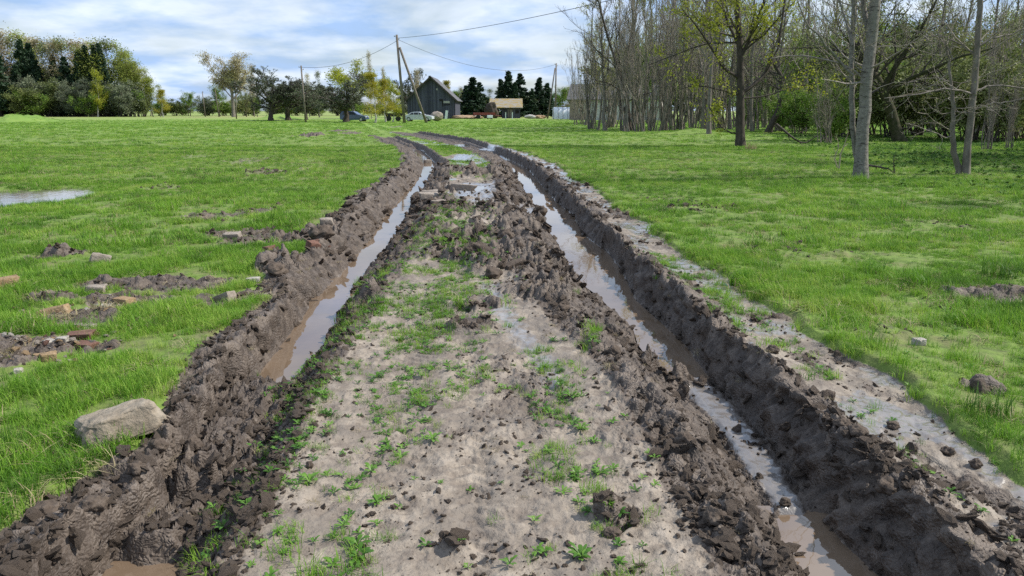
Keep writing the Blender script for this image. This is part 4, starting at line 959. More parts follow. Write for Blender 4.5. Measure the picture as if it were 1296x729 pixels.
for i, (px, Y, top, k) in enumerate(((1048,40,88,'shrub1'),(1010,52,95,'shrub1'),(985,58,110,'shrub1'),(1075,46,60,'shrub2'),(1100,50,50,'shrub1'),(1125,44,40,'shrub2'),(1160,48,60,'shrub2'),(1195,44,55,'shrub2'),(1225,40,50,'shrub2'),(1262,38,60,'shrub2'),(1290,42,50,'shrub1'),(1040,58,40,'leafy1'),(1090,62,20,'leafy1'),(1180,60,0,'leafy0'),(1240,56,-10,'leafy0'),(1285,52,-20,'leafy0'),(1140,58,-10,'leafy0'),(1320,40,20,'leafy0'),(958,78,100,'shrub1'),(1022,64,10,'leafy1'))):
    nm = {'shrub1': 'green leafy shrub', 'shrub2': 'olive leafy shrub', 'leafy1': 'green leafy tree', 'leafy0': 'olive leafy tree'}[k]
    zone = 'left of the thick grey trunk' if px < 1080 else ('between the thick grey trunk and the twin trunk' if px < 1210 else 'right of the twin trunk')
    put(k, px, Y, top, '%s behind, %s' % (nm, zone), 'leafy undergrowth of the wood', 1.15, 'shrub' if 'shrub' in k else 'tree')
for i in range(22):
    px = 800+i*24+fr.uniform(-6, 6); Y = fr.uniform(112, 150); top = fr.uniform(40, 95); k = ['shrub2', 'leafy0', 'leafy1', 'shrub0'][i % 4]
    kind = {'shrub2': 'olive shrub', 'leafy0': 'olive tree', 'leafy1': 'green tree', 'shrub0': 'grey green shrub'}[k]
    zone = 'left part' if px < 930 else ('middle part' if px < 1110 else 'right part')
    put(k, px, Y, top, '%s closing the view behind the stems in the %s of the wood' % (kind, zone), 'leafy trees closing the view behind the wood', 1.6)
for i in range(20):
    px = 205+i*28+fr.uniform(-8, 8); top = fr.uniform(124, 131); k = ['shrub2', 'shrub1', 'shrub0'][i % 3]
    zone = 'left of the fan crowned tree' if px < 290 else ('behind the orchard trees' if px < 450 else ('behind the barn and yellow birches' if px < 580 else 'behind the shed'))
    put(k, px, 250, top, 'wide low %s on the horizon %s' % ({'shrub2': 'olive bush', 'shrub1': 'green bush', 'shrub0': 'grey green bush'}[k], zone), 'wide low bushes along the horizon', 2.6, 'bush')
# brushwood at the right: reddish thin stems
put('thicket2', 1250, 30, 60, 'low brown brushwood of thin stems at the right edge', None, .9, 'thicket')
put('thicket0', 1275, 31, 75, 'low brown brushwood against the right frame edge', None, .9, 'thicket')
put('thicket1', 1046, 36, 92, 'low dense clump of dark stems left of the thick grey trunk', None, 1.3, 'thicket')

GR = 'unseen trees of the wood added beyond the right edge of the picture for shade'  # unseen trees, added to throw dappled shade over the ground on the right
for i, (X, Y, k) in enumerate(((21,14,'aspen0'),(24,19,'leafy0'),(27,24,'aspen1'),(20.5,9,'aspen2'),(30,30,'leafy1'),(33,26,'aspen3'),(26,12,'leafy0'),(36,35,'leafy0'),(29,17,'aspen0'),(40,40,'leafy1'),(21.5,24,'leafy0'))):
    place(k, X, Y, 1.1, 1.0, i*1.1, '%s continuing the wood unseen outside the right edge of the picture, added for its shade' % ('bare grey tree' if 'aspen' in k else 'leafy tree'), GR)
# ---- the individual trees in front of the wood
def path3(pts, Y, dY=0.0):
    return np.array([list(pz(a, b, Y+dY*i/(len(pts)-1))) for i, (a, b) in enumerate(pts)])
def resample(P, m):
    d = np.concatenate([[0], np.cumsum(np.linalg.norm(np.diff(P, axis=0), axis=1))]); t = np.linspace(0, d[-1], m)
    return np.stack([np.interp(t, d, P[:, k]) for k in range(3)], 1)
def custom(name, trunks, limbs, levels, tm, bm_, leaf, label, seed, cat='tree', sides=(14, 6, 4, 3, 3)):
    """trunks/limbs: (points, r0, r1) measured; twigs grown on both"""
    r = np.random.default_rng(seed); root = empty(name); b = trunks[0][0][0]; z0 = hz(b[0], b[1]); off = np.array([b[0], b[1], z0]); root.location = off
    def prep(lst, m):
        P = np.stack([resample(np.array(p), m)-off for p, _, _ in lst]); P[:, 1:] += r.normal(size=P[:, 1:].shape)*.012
        return P, np.stack([np.linspace(a, c, m) for _, a, c in lst])
    P, Rd = prep(trunks, 22); P[0, 0, 2] = -.08
    Rd[0, 0] *= 1.35; Rd[0, 1] *= 1.08
    Rd *= 1+r.normal(size=Rd.shape)*.03
    V, Q = tubes(P, Rd, sides[0]); link('trunk', mesh_np('trunk', V, Q, [tm]), root)
    parts = []
    if limbs:
        PL, RL = prep(limbs, 12); V, Q = tubes(PL, RL, 7); link('limb', mesh_np('limb', V, Q, [tm]), root)
    g = grow(r, P, Rd, levels); seg = g[1:]
    if limbs: gl = grow(r, PL, RL, [dict(l, t0=.15) for l in levels[1:]]); seg = seg+gl[1:]
    V, Q = join([tubes(p, q, 4 if p.shape[1] > 5 else 3) for p, q in seg]); link('branches', mesh_np('branches', V, Q, [bm_]), root)
    if leaf:
        mat, n_per, size, spread = leaf; src = [g[-1][0]] + ([gl[-1][0]] if limbs else [])
        V, Q = join([leaves(r, s_, n_per, size, spread) for s_ in src]); link('foliage', mesh_np('foliage', V, Q, [mat], smooth=False), root)
    tag(root, label, cat); return root
Yt = gp(1088, 229)[1]
custom('aspen_tree', [(path3([(1089,229),(1090,205),(1092,160),(1097,110),(1103,50),(1108,0),(1113,-60),(1122,-160),(1130,-300)], Yt), .145, .06),
     (path3([(1087,210),(1083,190),(1079,160),(1078,110),(1079,60),(1081,10),(1078,-60),(1070,-180)], Yt+.25), .07, .025)],
   [(path3([(1102,75),(1098,40),(1092,0),(1084,-60),(1076,-140)], Yt, .6), .07, .03), (path3([(1079,95),(1060,75),(1046,60),(1038,48),(1022,30),(1010,0)], Yt, -.5), .035, .012),
    (path3([(1079,58),(1072,30),(1062,0),(1050,-30)], Yt, .4), .03, .012), (path3([(1100,95),(1092,90),(1082,84),(1080,60),(1083,20)], Yt, -.2), .018, .008)],
   [dict(n=26, t0=.25, t1=1, ang=55, len_abs=1.9, rmin=.010, rr=.22, up=.15, wob=.16, pts=7, prof=lambda t: 1+0*t), dict(n=6, ang=40, len=.4, rmin=.005, rr=.5, up=.1, wob=.2, pts=5), dict(n=3, ang=40, len=.4, rmin=.0035, rr=.5, up=.1, wob=.2, pts=3)],
   M['aspen'], M['twig'], (M['yg'], 1, .018, .03), 'thick grey aspen with a second slim stem, nearest tree on the right', 5)
Yt = gp(1220, 222)[1]
custom('twin_tree', [(path3([(1222,222),(1225,185),(1231,130),(1236,80),(1240,20),(1243,-60),(1250,-200)], Yt), .088, .035),
     (path3([(1213,222),(1212,205),(1207,195),(1206,160),(1206,120),(1202,80),(1196,50)], Yt+.1), .075, .02)],
   [(path3([(1232,120),(1215,115),(1195,112),(1170,118),(1145,122),(1120,124)], Yt, -.8), .03, .008), (path3([(1233,115),(1250,110),(1275,108),(1300,112),(1330,106)], Yt, .4), .03, .01),
    (path3([(1231,140),(1250,132),(1280,128),(1310,122)], Yt, -.4), .022, .008), (path3([(1230,145),(1210,140),(1195,145),(1180,138),(1172,128)], Yt, .5), .02, .007), (path3([(1236,70),(1215,55),(1190,45),(1165,48)], Yt, .6), .025, .008),
    (path3([(1237,60),(1255,48),(1280,44),(1310,30)], Yt, .2), .03, .01), (path3([(1205,75),(1200,60),(1192,52),(1188,40)], Yt, .1), .02, .008)],
   [dict(n=22, t0=.3, t1=1, ang=65, len_abs=2.0, rmin=.009, rr=.25, up=.05, wob=.2, pts=7, prof=lambda t: 1+0*t), dict(n=7, ang=45, len=.4, rmin=.005, rr=.5, up=.1, wob=.25, pts=5), dict(n=4, ang=45, len=.4, rmin=.0035, rr=.5, up=.1, wob=.2, pts=3)],
   M['greybark'], M['twig'], (M['olive'], 1, .025, .04), 'slender dark tree with twin trunks and long level branches near the right edge', 6)
Yt = gp(937, 186)[1]
custom('yellow_leaved_tree', [(path3([(937,187),(937,150),(937,110),(937,70),(935,30),(931,-30),(928,-120)], Yt), .20, .06)],
   [(path3([(938,118),(958,105),(975,85),(985,60),(990,20),(1000,-40)], Yt, 1), .09, .03), (path3([(936,100),(915,85),(900,60),(880,30),(862,10)], Yt, -1.5), .07, .02), (path3([(937,75),(950,45),(965,10),(975,-40)], Yt, -.8), .08, .03),
    (path3([(936,60),(922,30),(912,0),(898,-50)], Yt, 1), .07, .03), (path3([(937,120),(905,112),(880,108),(862,112)], Yt, -1), .04, .012), (path3([(936,170),(925,168),(915,163),(905,150),(897,132)], Yt, .5), .04, .015), (path3([(938,125),(970,122),(1000,110),(1040,104)], Yt, .4), .04, .012)],
   [dict(n=20, t0=.38, t1=1, ang=60, len_abs=3.6, rmin=.018, rr=.3, up=.1, wob=.15, pts=7, prof=lambda t: 1+0*t), dict(n=8, ang=45, len=.45, rmin=.010, rr=.5, up=.1, wob=.22, pts=5), dict(n=5, ang=45, len=.45, rmin=.006, rr=.5, up=.1, wob=.2, pts=4)],
   M['darkbark'], M['darktwig'], (M['yg'], 8, .060, .10), 'dark trunked tree with open crown of yellow green young leaves', 7)
Yt = gp(1137, 179)[1]
custom('leaning_old_tree', [(path3([(1139,180),(1134,165),(1127,140),(1118,115),(1105,92),(1090,72),(1075,50)], Yt), .30, .12)],
   [(path3([(1118,115),(1130,90),(1150,60),(1170,30),(1190,-10)], Yt, -2), .16, .04), (path3([(1120,118),(1150,100),(1185,85),(1220,70),(1260,60)], Yt, -3), .13, .03), (path3([(1108,95),(1105,60),(1110,20),(1120,-30)], Yt, 1), .12, .04), (path3([(1095,80),(1070,72),(1045,75),(1020,80)], Yt, -1), .08, .02),
    (path3([(1125,125),(1160,118),(1200,110),(1240,112)], Yt, 1), .08, .02), (path3([(1118,112),(1090,100),(1065,100),(1040,108)], Yt, -2.5), .07, .02)],
   [dict(n=16, t0=.4, t1=1, ang=60, len_abs=4.2, rmin=.025, rr=.3, up=.1, wob=.18, pts=7, prof=lambda t: 1+0*t), dict(n=10, ang=48, len=.5, rmin=.014, rr=.5, up=.1, wob=.22, pts=5), dict(n=7, ang=45, len=.5, rmin=.009, rr=.5, up=.1, wob=.2, pts=4)],
   M['mossbark'], M['darktwig'], (M['olive'], 4, .05, .09), 'old mossy dark tree leaning left with wide low twiggy crown', 8)
Yt = gp(797, 166)[1]
custom('edge_tree', [(path3([(797,167),(796,150),(794,130),(788,105),(780,80),(770,50),(762,20),(752,-20)], Yt), .17, .04)],
   [(path3([(795,128),(806,122),(822,118),(836,108)], Yt, -1), .05, .015), (path3([(792,118),(770,105),(750,101),(735,102)], Yt, -1), .05, .015), (path3([(788,105),(795,70),(800,30),(802,-20)], Yt, 1), .09, .03), (path3([(782,88),(765,72),(752,60),(745,48)], Yt, .6), .05, .015)],
   [dict(n=20, t0=.3, t1=1, ang=50, len_abs=4.2, rmin=.020, rr=.3, up=.3, wob=.12, pts=6, prof=lambda t: 1+0*t), dict(n=8, ang=40, len=.45, rmin=.011, rr=.5, up=.25, wob=.18, pts=5), dict(n=4, ang=40, len=.45, rmin=.007, rr=.5, up=.2, wob=.2, pts=4)],
   M['darkbark'], M['darktwig'], None, 'dark bare tree with reddish foot at the left front of the wood', 9)
Yt = gp(895, 163)[1]
custom('thick_trunk_tree', [(path3([(896,163),(895,120),(895,60),(896,0),(897,-80)], Yt), .30, .18)], None,
   [dict(n=14, t0=.4, t1=1, ang=45, len_abs=3.5, rmin=.025, rr=.3, up=.4, wob=.12, pts=6, prof=lambda t: 1+0*t), dict(n=7, ang=40, len=.45, rmin=.013, rr=.5, up=.2, wob=.18, pts=5)],
   M['greybark'], M['twig'], None, 'thick straight dark grey trunk just left of the yellow leaved tree', 10)
Yt = gp(974, 168)[1]
custom('stooping_tree', [(path3([(972,168),(978,155),(985,140),(990,120),(988,95),(975,75)], Yt), .24, .08)], [(path3([(985,140),(1000,150),(1012,158),(1020,165)], Yt, -1), .08, .03), (path3([(988,120),(1005,100),(1025,80),(1045,75)], Yt, -1), .09, .03)],
   [dict(n=14, t0=.3, t1=1, ang=55, len_abs=3.5, rmin=.022, rr=.3, up=.1, wob=.2, pts=6, prof=lambda t: 1+0*t), dict(n=8, ang=45, len=.5, rmin=.012, rr=.5, up=.1, wob=.2, pts=5)],
   M['darkbark'], M['darktwig'], (M['green'], 4, .06, .1), 'short crooked dark tree right behind the yellow leaved tree', 11)
def fallen(pts, Y, rad, label, seed, mat='darktwig'):
    r = np.random.default_rng(seed); P = np.stack([resample(path3(pts, Y), 9)]); Rd = np.linspace(rad, rad*.3, 9)[None]
    g = grow(r, P, Rd, [dict(n=5, ang=40, len=.25, rmin=.008, rr=.6, up=.1, wob=.2, pts=5), dict(n=3, ang=40, len=.4, rmin=.005, rr=.6, up=.1, wob=.2, pts=4)])
    V, Q = join([tubes(p, q, 5) for p, q in g]); tag(link('fallen_branch', mesh_np('fallen_branch', V, Q, [M[mat]])), label, 'branch')
fallen([(982,157),(992,165),(1004,175),(1016,182),(1022,180),(1034,172)], 32, .06, 'dark arched fallen branch touching the grass behind the wood edge', 1)
fallen([(1098,209),(1112,211),(1126,214),(1132,220)], 18.6, .03, 'dead branch lying right of the thick grey aspen', 2)
fallen([(1132,220),(1131,205),(1132,196)], 18.6, .02, 'dead twig standing upright in the grass beside the grey aspen', 3)
fallen([(1062,213),(1064,195),(1070,180),(1074,166)], 18.9, .022, 'pale dry stalk leaning against the grey aspen foot', 4, 'tantwig')
fallen([(1060,212),(1056,200),(1062,185),(1058,170)], 19.0, .018, 'pale dry stalk standing left of the grey aspen foot', 5, 'tantwig')

# ---------------------------------------------------------------- farm buildings
def mat_roofold():
    m, nt, b, o = newmat('mossy_sheet_roof'); P = objc(nt); n = noise(nt, P, 1.1, 5, .6); n2 = noise(nt, mp(nt, P, (6, 1, 1)), 3, 3, .5)
    col = ramp(nt, n2, [(.3, (.20, .18, .15)), (.7, (.34, .31, .26))]); col = mixc(nt, ramp(nt, n, [(.45, 0.0), (.58, .85)]), col, (.28, .20, .05))
    nt.links.new(col, b.inputs['Base Color']); bump(nt, b, n2, .5, .03); return m
M['mossroof'] = mat_roofold()
M['dark'] = mat_simple('dark_opening', (.012, .011, .010), (.025, .022, .02), 2, .9, 0)
M['whitewash'] = mat_simple('whitewash', (.42, .40, .37), (.62, .60, .56), 3, .85, .2)
M['greyroof'] = mat_simple('grey_roof_sheets', (.075, .075, .08), (.16, .16, .165), 2, .8, .3, stretch=(5, 1, 1))
M['stonewall'] = mat_stone('rubble_wall', (.20, .15, .12), (.32, .25, .20), (.42, .36, .31), 2.2)
M['tunnel'] = mat_simple('white_film', (.66, .68, .70), (.80, .82, .83), 2, .45, .2, .01, spec=.5)
M['paleboard'] = mat_simple('pale_board', (.30, .29, .27), (.45, .43, .40), 5, .85, 0)

Yb = 150.0
def barn():
    xl, xr = at(516, Yb)[0], at(576.5, Yb)[0]; w = xr-xl; cx = (xl+xr)/2; zb = hz(cx, Yb)-.15
    eh = pz(576, 126, Yb).z-zb; ah = pz(544, 98, Yb).z-zb; D = 14.0
    root = empty('barn', (cx, Yb, zb)); tag(root, 'tall weathered grey plank barn with steep gable facing the track', 'barn')
    hw = w/2; MB().prism([(-hw, 0), (hw, 0), (hw, eh), (0, ah), (-hw, eh)], 0, D).build('wall', M['plank'], root)
    sl = math.atan2(ah-eh, hw); L = hw/math.cos(sl)+.75
    for s in (-1, 1):
        c = Vector((s*(hw+.45)/2, D/2-.1, (eh+ah)/2 - .45*math.tan(sl)/2 + .16)); MB().box(c, (L, D+1.2, .16), (0, s*sl, 0)).build('roof', M['greyroof'], root)
        MB().box(c+Vector((0, -(D+1.2)/2-.03, -.10)), (L, .06, .26), (0, s*sl, 0)).build('gable_board', M['darkbark'], root)
    d = MB().box((hw*.12, -.04, 1.75), (3.1, .08, 3.5)).build('door', M['plank'], root); MB().box((hw*.12+1.2, -.11, 1.6), (.08, .06, .5)).build('handle', M['dark'], d)
    f = MB().box((hw*.66, -.03, 1.35), (1.25, .06, 2.6)).build('door', M['plank'], root); MB().box((hw*.66, -.07, 2.85), (1.35, .06, .14)).build('lintel', M['dark'], f)
    hb = MB().box((hw*.64, -.06, 3.35), (1.2, .09, .42)).build('sign_board', M['paleboard'], root)
    MB().box((hw*.25, -.04, ah*.72), (.28, .06, .34)).build('hatch', M['paleboard'], root)
    MB().box((hw*.42, -.03, 3.2), (.7, .05, 1.4)).build('hatch', M['dark'], root)
    MB().box((-hw*.1, -.03, eh*1.25), (1.2, .05, .9)).build('hatch', M['plank'], root)
barn()
def shed():
    Y = 158.0; xl, xr = at(626, Y)[0], at(658.5, Y)[0]; w = xr-xl; cx = (xl+xr)/2; zb = hz(cx, Y)-.1; hf = pz(640, 135.5, Y).z-zb; ht = pz(640, 126, Y).z-zb
    root = empty('shed', (cx, Y, zb)); tag(root, 'low grey shed with mossy sloping roof and open porch at its left end', 'shed'); D = 4.5; hw = w/2
    bm = MB(); a = [(-hw+1.5, 0, 0), (hw, 0, 0), (hw, D, 0), (-hw+1.5, D, 0)]; b = [(-hw+1.5, 0, hf-.1), (hw, 0, hf-.1), (hw, D, ht-.12), (-hw+1.5, D, ht-.12)]
    for i in range(4): bm.quad(a[i], a[(i+1) % 4], b[(i+1) % 4], b[i])
    bm.quad(*b); bm.build('wall', M['plank'], root)
    sl = math.atan2(ht-hf, D); MB().box((0-.3, D/2-.2, (hf+ht)/2+.04), (w+1.6, (D+1.1)/math.cos(sl), .12), (sl, 0, 0)).build('roof', M['mossroof'], root)
    for x in (-hw-.75, -hw+.2): MB().cyl((x, -.2, -.1), (x, -.2, hf-.15), .11, .1).build('post', M['pole'], root)
    MB().box((hw*.2, -.03, 1.0), (1.0, .05, 1.9)).build('door', M['plankroof'], root)
    MB().box((hw*.75, -.03, 1.4), (.7, .05, .6)).build('window', M['dark'], root)
shed()
def house():
    Y = 128.0; xl = at(721, Y)[0]; zb = hz(xl, Y)-.1; ahh = pz(738, 107, Y).z-zb; eh = pz(722, 124, Y).z-zb; xr = at(742, Y)[0]; gx = (xr-xl); L = 15.0; ang = R(-8)
    root = empty('house', (xl, Y, zb), 0); tag(root, 'old farmhouse with rubble gable, grey roof and whitewashed side, half behind the thicket', 'house')
    W = 6.4   # gable turned three quarters to the track: gable runs back, long side faces the camera
    root.rotation_euler = (0, 0, R(-14))
    MB().box((L/2, W/2, eh/2*.9), (L, W, eh*.9)).build('wall', M['whitewash'], root)
    g = MB(); g.bm.verts.ensure_lookup_table()
    ga = [g.bm.verts.new(p) for p in ((-.06, 0, 0), (-.06, W, 0), (-.06, W, eh), (-.06, W/2, ahh), (-.06, 0, eh))]; g.bm.faces.new(ga); gb = [g.bm.verts.new((.25, v.co.y, v.co.z)) for v in ga]; g.bm.faces.new(gb[::-1])
    for i in range(5): g.bm.faces.new((ga[i], gb[i], gb[(i+1) % 5], ga[(i+1) % 5]))
    g.build('gable', M['stonewall'], root)
    MB().box((1.7, -.06, eh*.45), (3.4, .12, eh*.88)).build('stone_front', M['stonewall'], root)
    sl = math.atan2(ahh-eh, W/2); LL = (W/2)/math.cos(sl)+.7
    for s in (-1, 1): MB().box((L/2, W/2+s*(W/4+.2), (ahh+eh)/2-.1*1), (L+1.0, LL, .14), (-s*sl, 0, 0)).build('roof', M['greyroof'], root)
    MB().box((L*.55, W/2, ahh+.4), (.8, .8, 1.5)).build('chimney', M['stonewall'], root)
    for i, x in enumerate((2.0, 6.0, 9.0, 12.0)):
        wf = MB().box((x, -.14, eh*.5), (.95, .08, 1.1)).build('window', M['whitewash'], root); MB().box((x, -.20, eh*.5), (.78, .04, .92)).build('pane', M['dark'], wf)
house()
def tunnel():
    Y = 146.0; xl, xr = at(700.5, Y)[0], at(721.5, Y)[0]; w = xr-xl; cx = (xl+xr)/2; zb = hz(cx, Y)-.05; h = pz(700, 135.5, Y).z-zb; L = w; r = h
    root = empty('greenhouse_tunnel', (cx, Y, zb)); tag(root, 'white plastic covered greenhouse tunnel between the pole and the house', 'greenhouse')
    n = 14; V = []; Q = []; nx = 8
    for i in range(nx):
        x = -L/2+L*i/(nx-1)
        for k in range(n+1): a = math.pi*k/n; q = 1.0 if i % 2 else .985; V.append((x, 1.6-1.6*math.cos(a)*q, r*math.sin(a)**.7*q if 0 < k < n else 0))
    for i in range(nx-1):
        for k in range(n): b = i*(n+1)+k; Q.append((b, b+1, b+n+2, b+n+1))
    link('film', mesh_np('film', V, Q, [M['tunnel']]), root)
    for s, x in ((0, -L/2-.02), (1, L/2+.02)):
        bm = MB(); vs = [bm.bm.verts.new((x, 1.6-1.6*math.cos(math.pi*k/n), r*max(0, math.sin(math.pi*k/n))**.7)) for k in range(n+1)]; bm.bm.faces.new(vs); bm.build('end_wall', M['tunnel'], root)
    for i in range(0, nx, 2):
        x = -L/2+L*i/(nx-1); P = np.array([[(x, 1.6-1.63*math.cos(math.pi*k/12), (r+.03)*max(0, math.sin(math.pi*k/12))**.7) for k in range(13)]]); Vv, Qq = tubes(P, np.full((1, 13), .03), 5); link('hoop', mesh_np('hoop', Vv, Qq, [M['pole']]), root)
tunnel()

# ---------------------------------------------------------------- poles and cables
def pole(bx, by, tx, ty, Y, brace, label, r=.13):
    a = pz(bx, by, Y); a.z = hz(a.x, Y)-.1; b = pz(tx, ty, Y)
    root = empty('utility_pole', a); tag(root, label, 'utility pole', 'wooden utility poles'); d = b-a
    MB().cyl((0, 0, 0), d, r*1.15, r*.8, 10).build('post', M['pole'], root, True)
    if brace:
        (cx, cy), (ex, ey), dY = brace; c = pz(cx, cy, Y+dY); c.z = hz(c.x, Y+dY)-.1; e = pz(ex, ey, Y)
        MB().cyl(c-a, e-a+Vector((0, -.16, 0)), r*1.0, r*.8, 10).build('brace', M['pole'], root, True)
    for k, s in enumerate((-1, 1)):
        MB().cyl(d+Vector((0, 0, -.25-.3*k)), d+Vector((s*.28, 0, -.2-.3*k)), .02, .02, 6).build('hook', M['wire'], root)
        MB().cyl(d+Vector((s*.28, 0, -.24-.3*k)), d+Vector((s*.28, 0, -.08-.3*k)), .06, .045, 8).build('insulator', M['paleboard'], root)
    return b
Ym = gp(511, 156)[1]
pm_ = pole(512, 156.5, 502, 44, Ym, ((540, 155), (506, 60), .2), 'tall wooden utility pole with slanting brace, left of the barn', .17)
pl_ = pole(387, 155, 381, 83, gp(387, 155.3)[1], None, 'thin single wooden pole beside the dark orchard trees', .12)
pr_ = pole(702.5, 149.5, 704, 80, 152, ((693, 149.5), (702.5, 86), .3), 'leaning braced pole right of the spruces, by the white tunnel', .15)
for (bx, tx, ty, Y, lab) in ((260, 256, 116, 200, 'small slanting far pole left of the fan crowned tree'), (299, 298, 108, 150, 'thin far pole standing in front of the fan crowned tree'), (277, 272, 112, 195, 'thin grey stick like pole beside the small slanting one')):
    a = pz(bx, 147, Y); a.z = hz(a.x, Y); b = pz(tx, ty, Y); o = empty('fence_pole', a); tag(o, lab, 'pole'); MB().cyl((0, 0, -.1), b-a, .14, .10, 8).build('post', M['pole'], o, True)
    MB().cyl((.05, 0, (b-a).z*.97), (.05+(b-a).x, 0, (b-a).z+.15), .04, .04, 6).build('cap', M['wire'], o)
def cable(a, b, sag, label, r=.022):
    a = Vector(a); b = Vector(b); n = 28; P = np.array([[list(a.lerp(b, t) - Vector((0, 0, sag*4*t*(1-t)))) for t in np.linspace(0, 1, n)]])
    V, Q = tubes(P, np.full((1, n), r), 5); tag(link('overhead_cable', mesh_np('overhead_cable', V, Q, [M['wire']])), label, 'cable', 'overhead cables')
near_top = Vector((19.0, 27.0, 9.2))
np_ = empty('utility_pole', (19.0, 27.0, hz(19.0, 27.0)-.1)); tag(np_, 'wooden utility pole outside the right edge that carries the near cable', 'utility pole', 'wooden utility poles')
MB().cyl((0, 0, 0), (0, 0, near_top.z+.2), .17, .12, 10).build('post', M['pole'], np_, True)
cable(pm_-Vector((0, 0, .7)), pl_-Vector((0, 0, .2)), 1.0, 'overhead cable sagging from braced pole to thin left pole')
cable(pm_-Vector((0, 0, .4)), near_top, .9, 'overhead cable rising from braced pole to the top edge')
cable(pm_-Vector((0, 0, .5)), pr_-Vector((0, 0, .2)), 2.3, 'overhead cable sagging across the sky from braced pole to right pole')

# ---------------------------------------------------------------- cars
def mat_paint(name, c):
    m, nt, b, o = newmat(name); b.inputs['Base Color'].default_value = c4(c); b.inputs['Roughness'].default_value = .3; b.inputs['Specular IOR Level'].default_value = .5; b.inputs['Coat Weight'].default_value = .5; return m
M['blue'] = mat_paint('blue_paint', (.055, .085, .16)); M['silver'] = mat_paint('silver_paint', (.52, .54, .58)); M['glass'] = mat_paint('car_glass', (.02, .025, .03))
M['tyre'] = mat_simple('tyre', (.015, .015, .015), (.03, .03, .03), 5, .8, 0); M['rim'] = mat_paint('rim', (.5, .5, .52)); M['lamp'] = mat_paint('head_lamp', (.7, .7, .7)); M['red'] = mat_paint('faded_red', (.22, .035, .03))
M['redlamp'] = mat_paint('tail_lamp', (.35, .02, .015))
def smooth_prism(name, lower, upper, W, tuck, mat, parent):
    """car body: side outline swept across with tucked-in flanks"""
    n = len(lower); V = []; ys = [-W/2, -W/2*.97, -W/2*.55, 0, W/2*.55, W/2*.97, W/2]; sc = [.0, 1, 1.0, 1.0, 1.0, 1, .0]
    Q = []
    for y, s in zip(ys, sc):
        for (x, z) in lower:
            zz = z; xx = x
            if s == 0: xx = x*.985; zz = .30+(z-.30)*.93
            if z > .95: y2 = y*(1-tuck*(z-.95))
            else: y2 = y
            V.append((xx, y2, zz))
    for i in range(len(ys)-1):
        for k in range(n): Q.append((i*n+k, i*n+(k+1) % n, (i+1)*n+(k+1) % n, (i+1)*n+k))
    bm = bmesh.new(); vs = [bm.verts.new(v) for v in V]
    for q in Q: bm.faces.new([vs[i] for i in q])
    bm.faces.new(vs[:n][::-1]); bm.faces.new(vs[-n:]); bmesh.ops.recalc_face_normals(bm, faces=bm.faces)
    me = bpy.data.meshes.new(name); bm.to_mesh(me); bm.free(); me.materials.append(mat)
    o = link(name, me, parent); return o
def car(px, py, label, name, paint, profile, win, wheels, rot, L):
    w = gp(px, py); root = empty(name, (w[0], w[1], hz(w[0], w[1])), rot); tag(root, label, 'car'); W = 1.7
    smooth_prism('body', profile, None, W, .28, paint, root)
    for s in (-1, 1):
        for wp in win:
            bm = MB(); f = lambda x, z: (x, s*(W/2*(1-.28*(z-.95))+.012), z); bm.quad(*[f(x, z) for x, z in wp]); bm.build('window', M['glass'], root)
        for wx in wheels:
            wh = empty('wheel'); wh.parent = root; wh.location = (wx, s*(W/2-.1), .31)
            MB().cyl((0, -.1, 0), (0, .1, 0), .31, .31, 20).build('tyre', M['tyre'], wh, False); MB().cyl((0, -.115, 0), (0, .115, 0), .19, .19, 16).build('rim', M['rim'], wh, False)
    x1 = max(p[0] for p in profile); x0 = min(p[0] for p in profile)
    for s in (-1, 1):
        MB().box((x1-.14, s*.62, .68), (.28, .34, .16), bevel=.03).build('headlight', M['lamp'], root); MB().box((x0+.05, s*.68, .85), (.12, .24, .22), bevel=.02).build('tail_light', M['redlamp'], root)
        MB().box((.55, s*.92, 1.0), (.14, .16, .12), bevel=.02).build('mirror', paint, root)
    return root
hatch = [(-1.95,.32),(-1.98,.75),(-1.92,1.0),(-1.72,1.42),(-1.35,1.49),(-.5,1.51),(.15,1.44),(.75,1.05),(1.0,.98),(1.75,.84),(1.97,.68),(2.0,.35),(1.6,.24),(-1.6,.24)]
hw_ = [[(-1.55,1.02),(-1.0,1.02),(-1.0,1.38),(-1.42,1.38)],[(-.92,1.02),(-.15,1.02),(-.15,1.39),(-.92,1.40)],[(-.08,1.02),(.62,1.02),(.1,1.36),(-.08,1.38)]]
car(449, 153.6, 'small dark blue hatchback parked in the grass under the orchard tree', 'hatchback_car', M['blue'], hatch, hw_, (-1.25, 1.25), R(-8), 4)
sed = [(-2.2,.34),(-2.22,.72),(-2.1,.92),(-1.5,.98),(-.95,1.32),(-.4,1.40),(.25,1.38),(.95,.98),(1.4,.92),(2.05,.78),(2.22,.62),(2.24,.35),(1.8,.24),(-1.8,.24)]
sw_ = [[(-1.25,.98),(-.6,.98),(-.6,1.27),(-.88,1.25)],[(-.52,.98),(.12,.98),(.12,1.28),(-.52,1.29)],[(.19,.98),(.78,.98),(.35,1.26),(.19,1.27)]]
car(530, 153.4, 'silver sedan parked before the barn, seen between pole and brace', 'sedan_car', M['silver'], sed, sw_, (-1.35, 1.4), R(-6), 4.4)

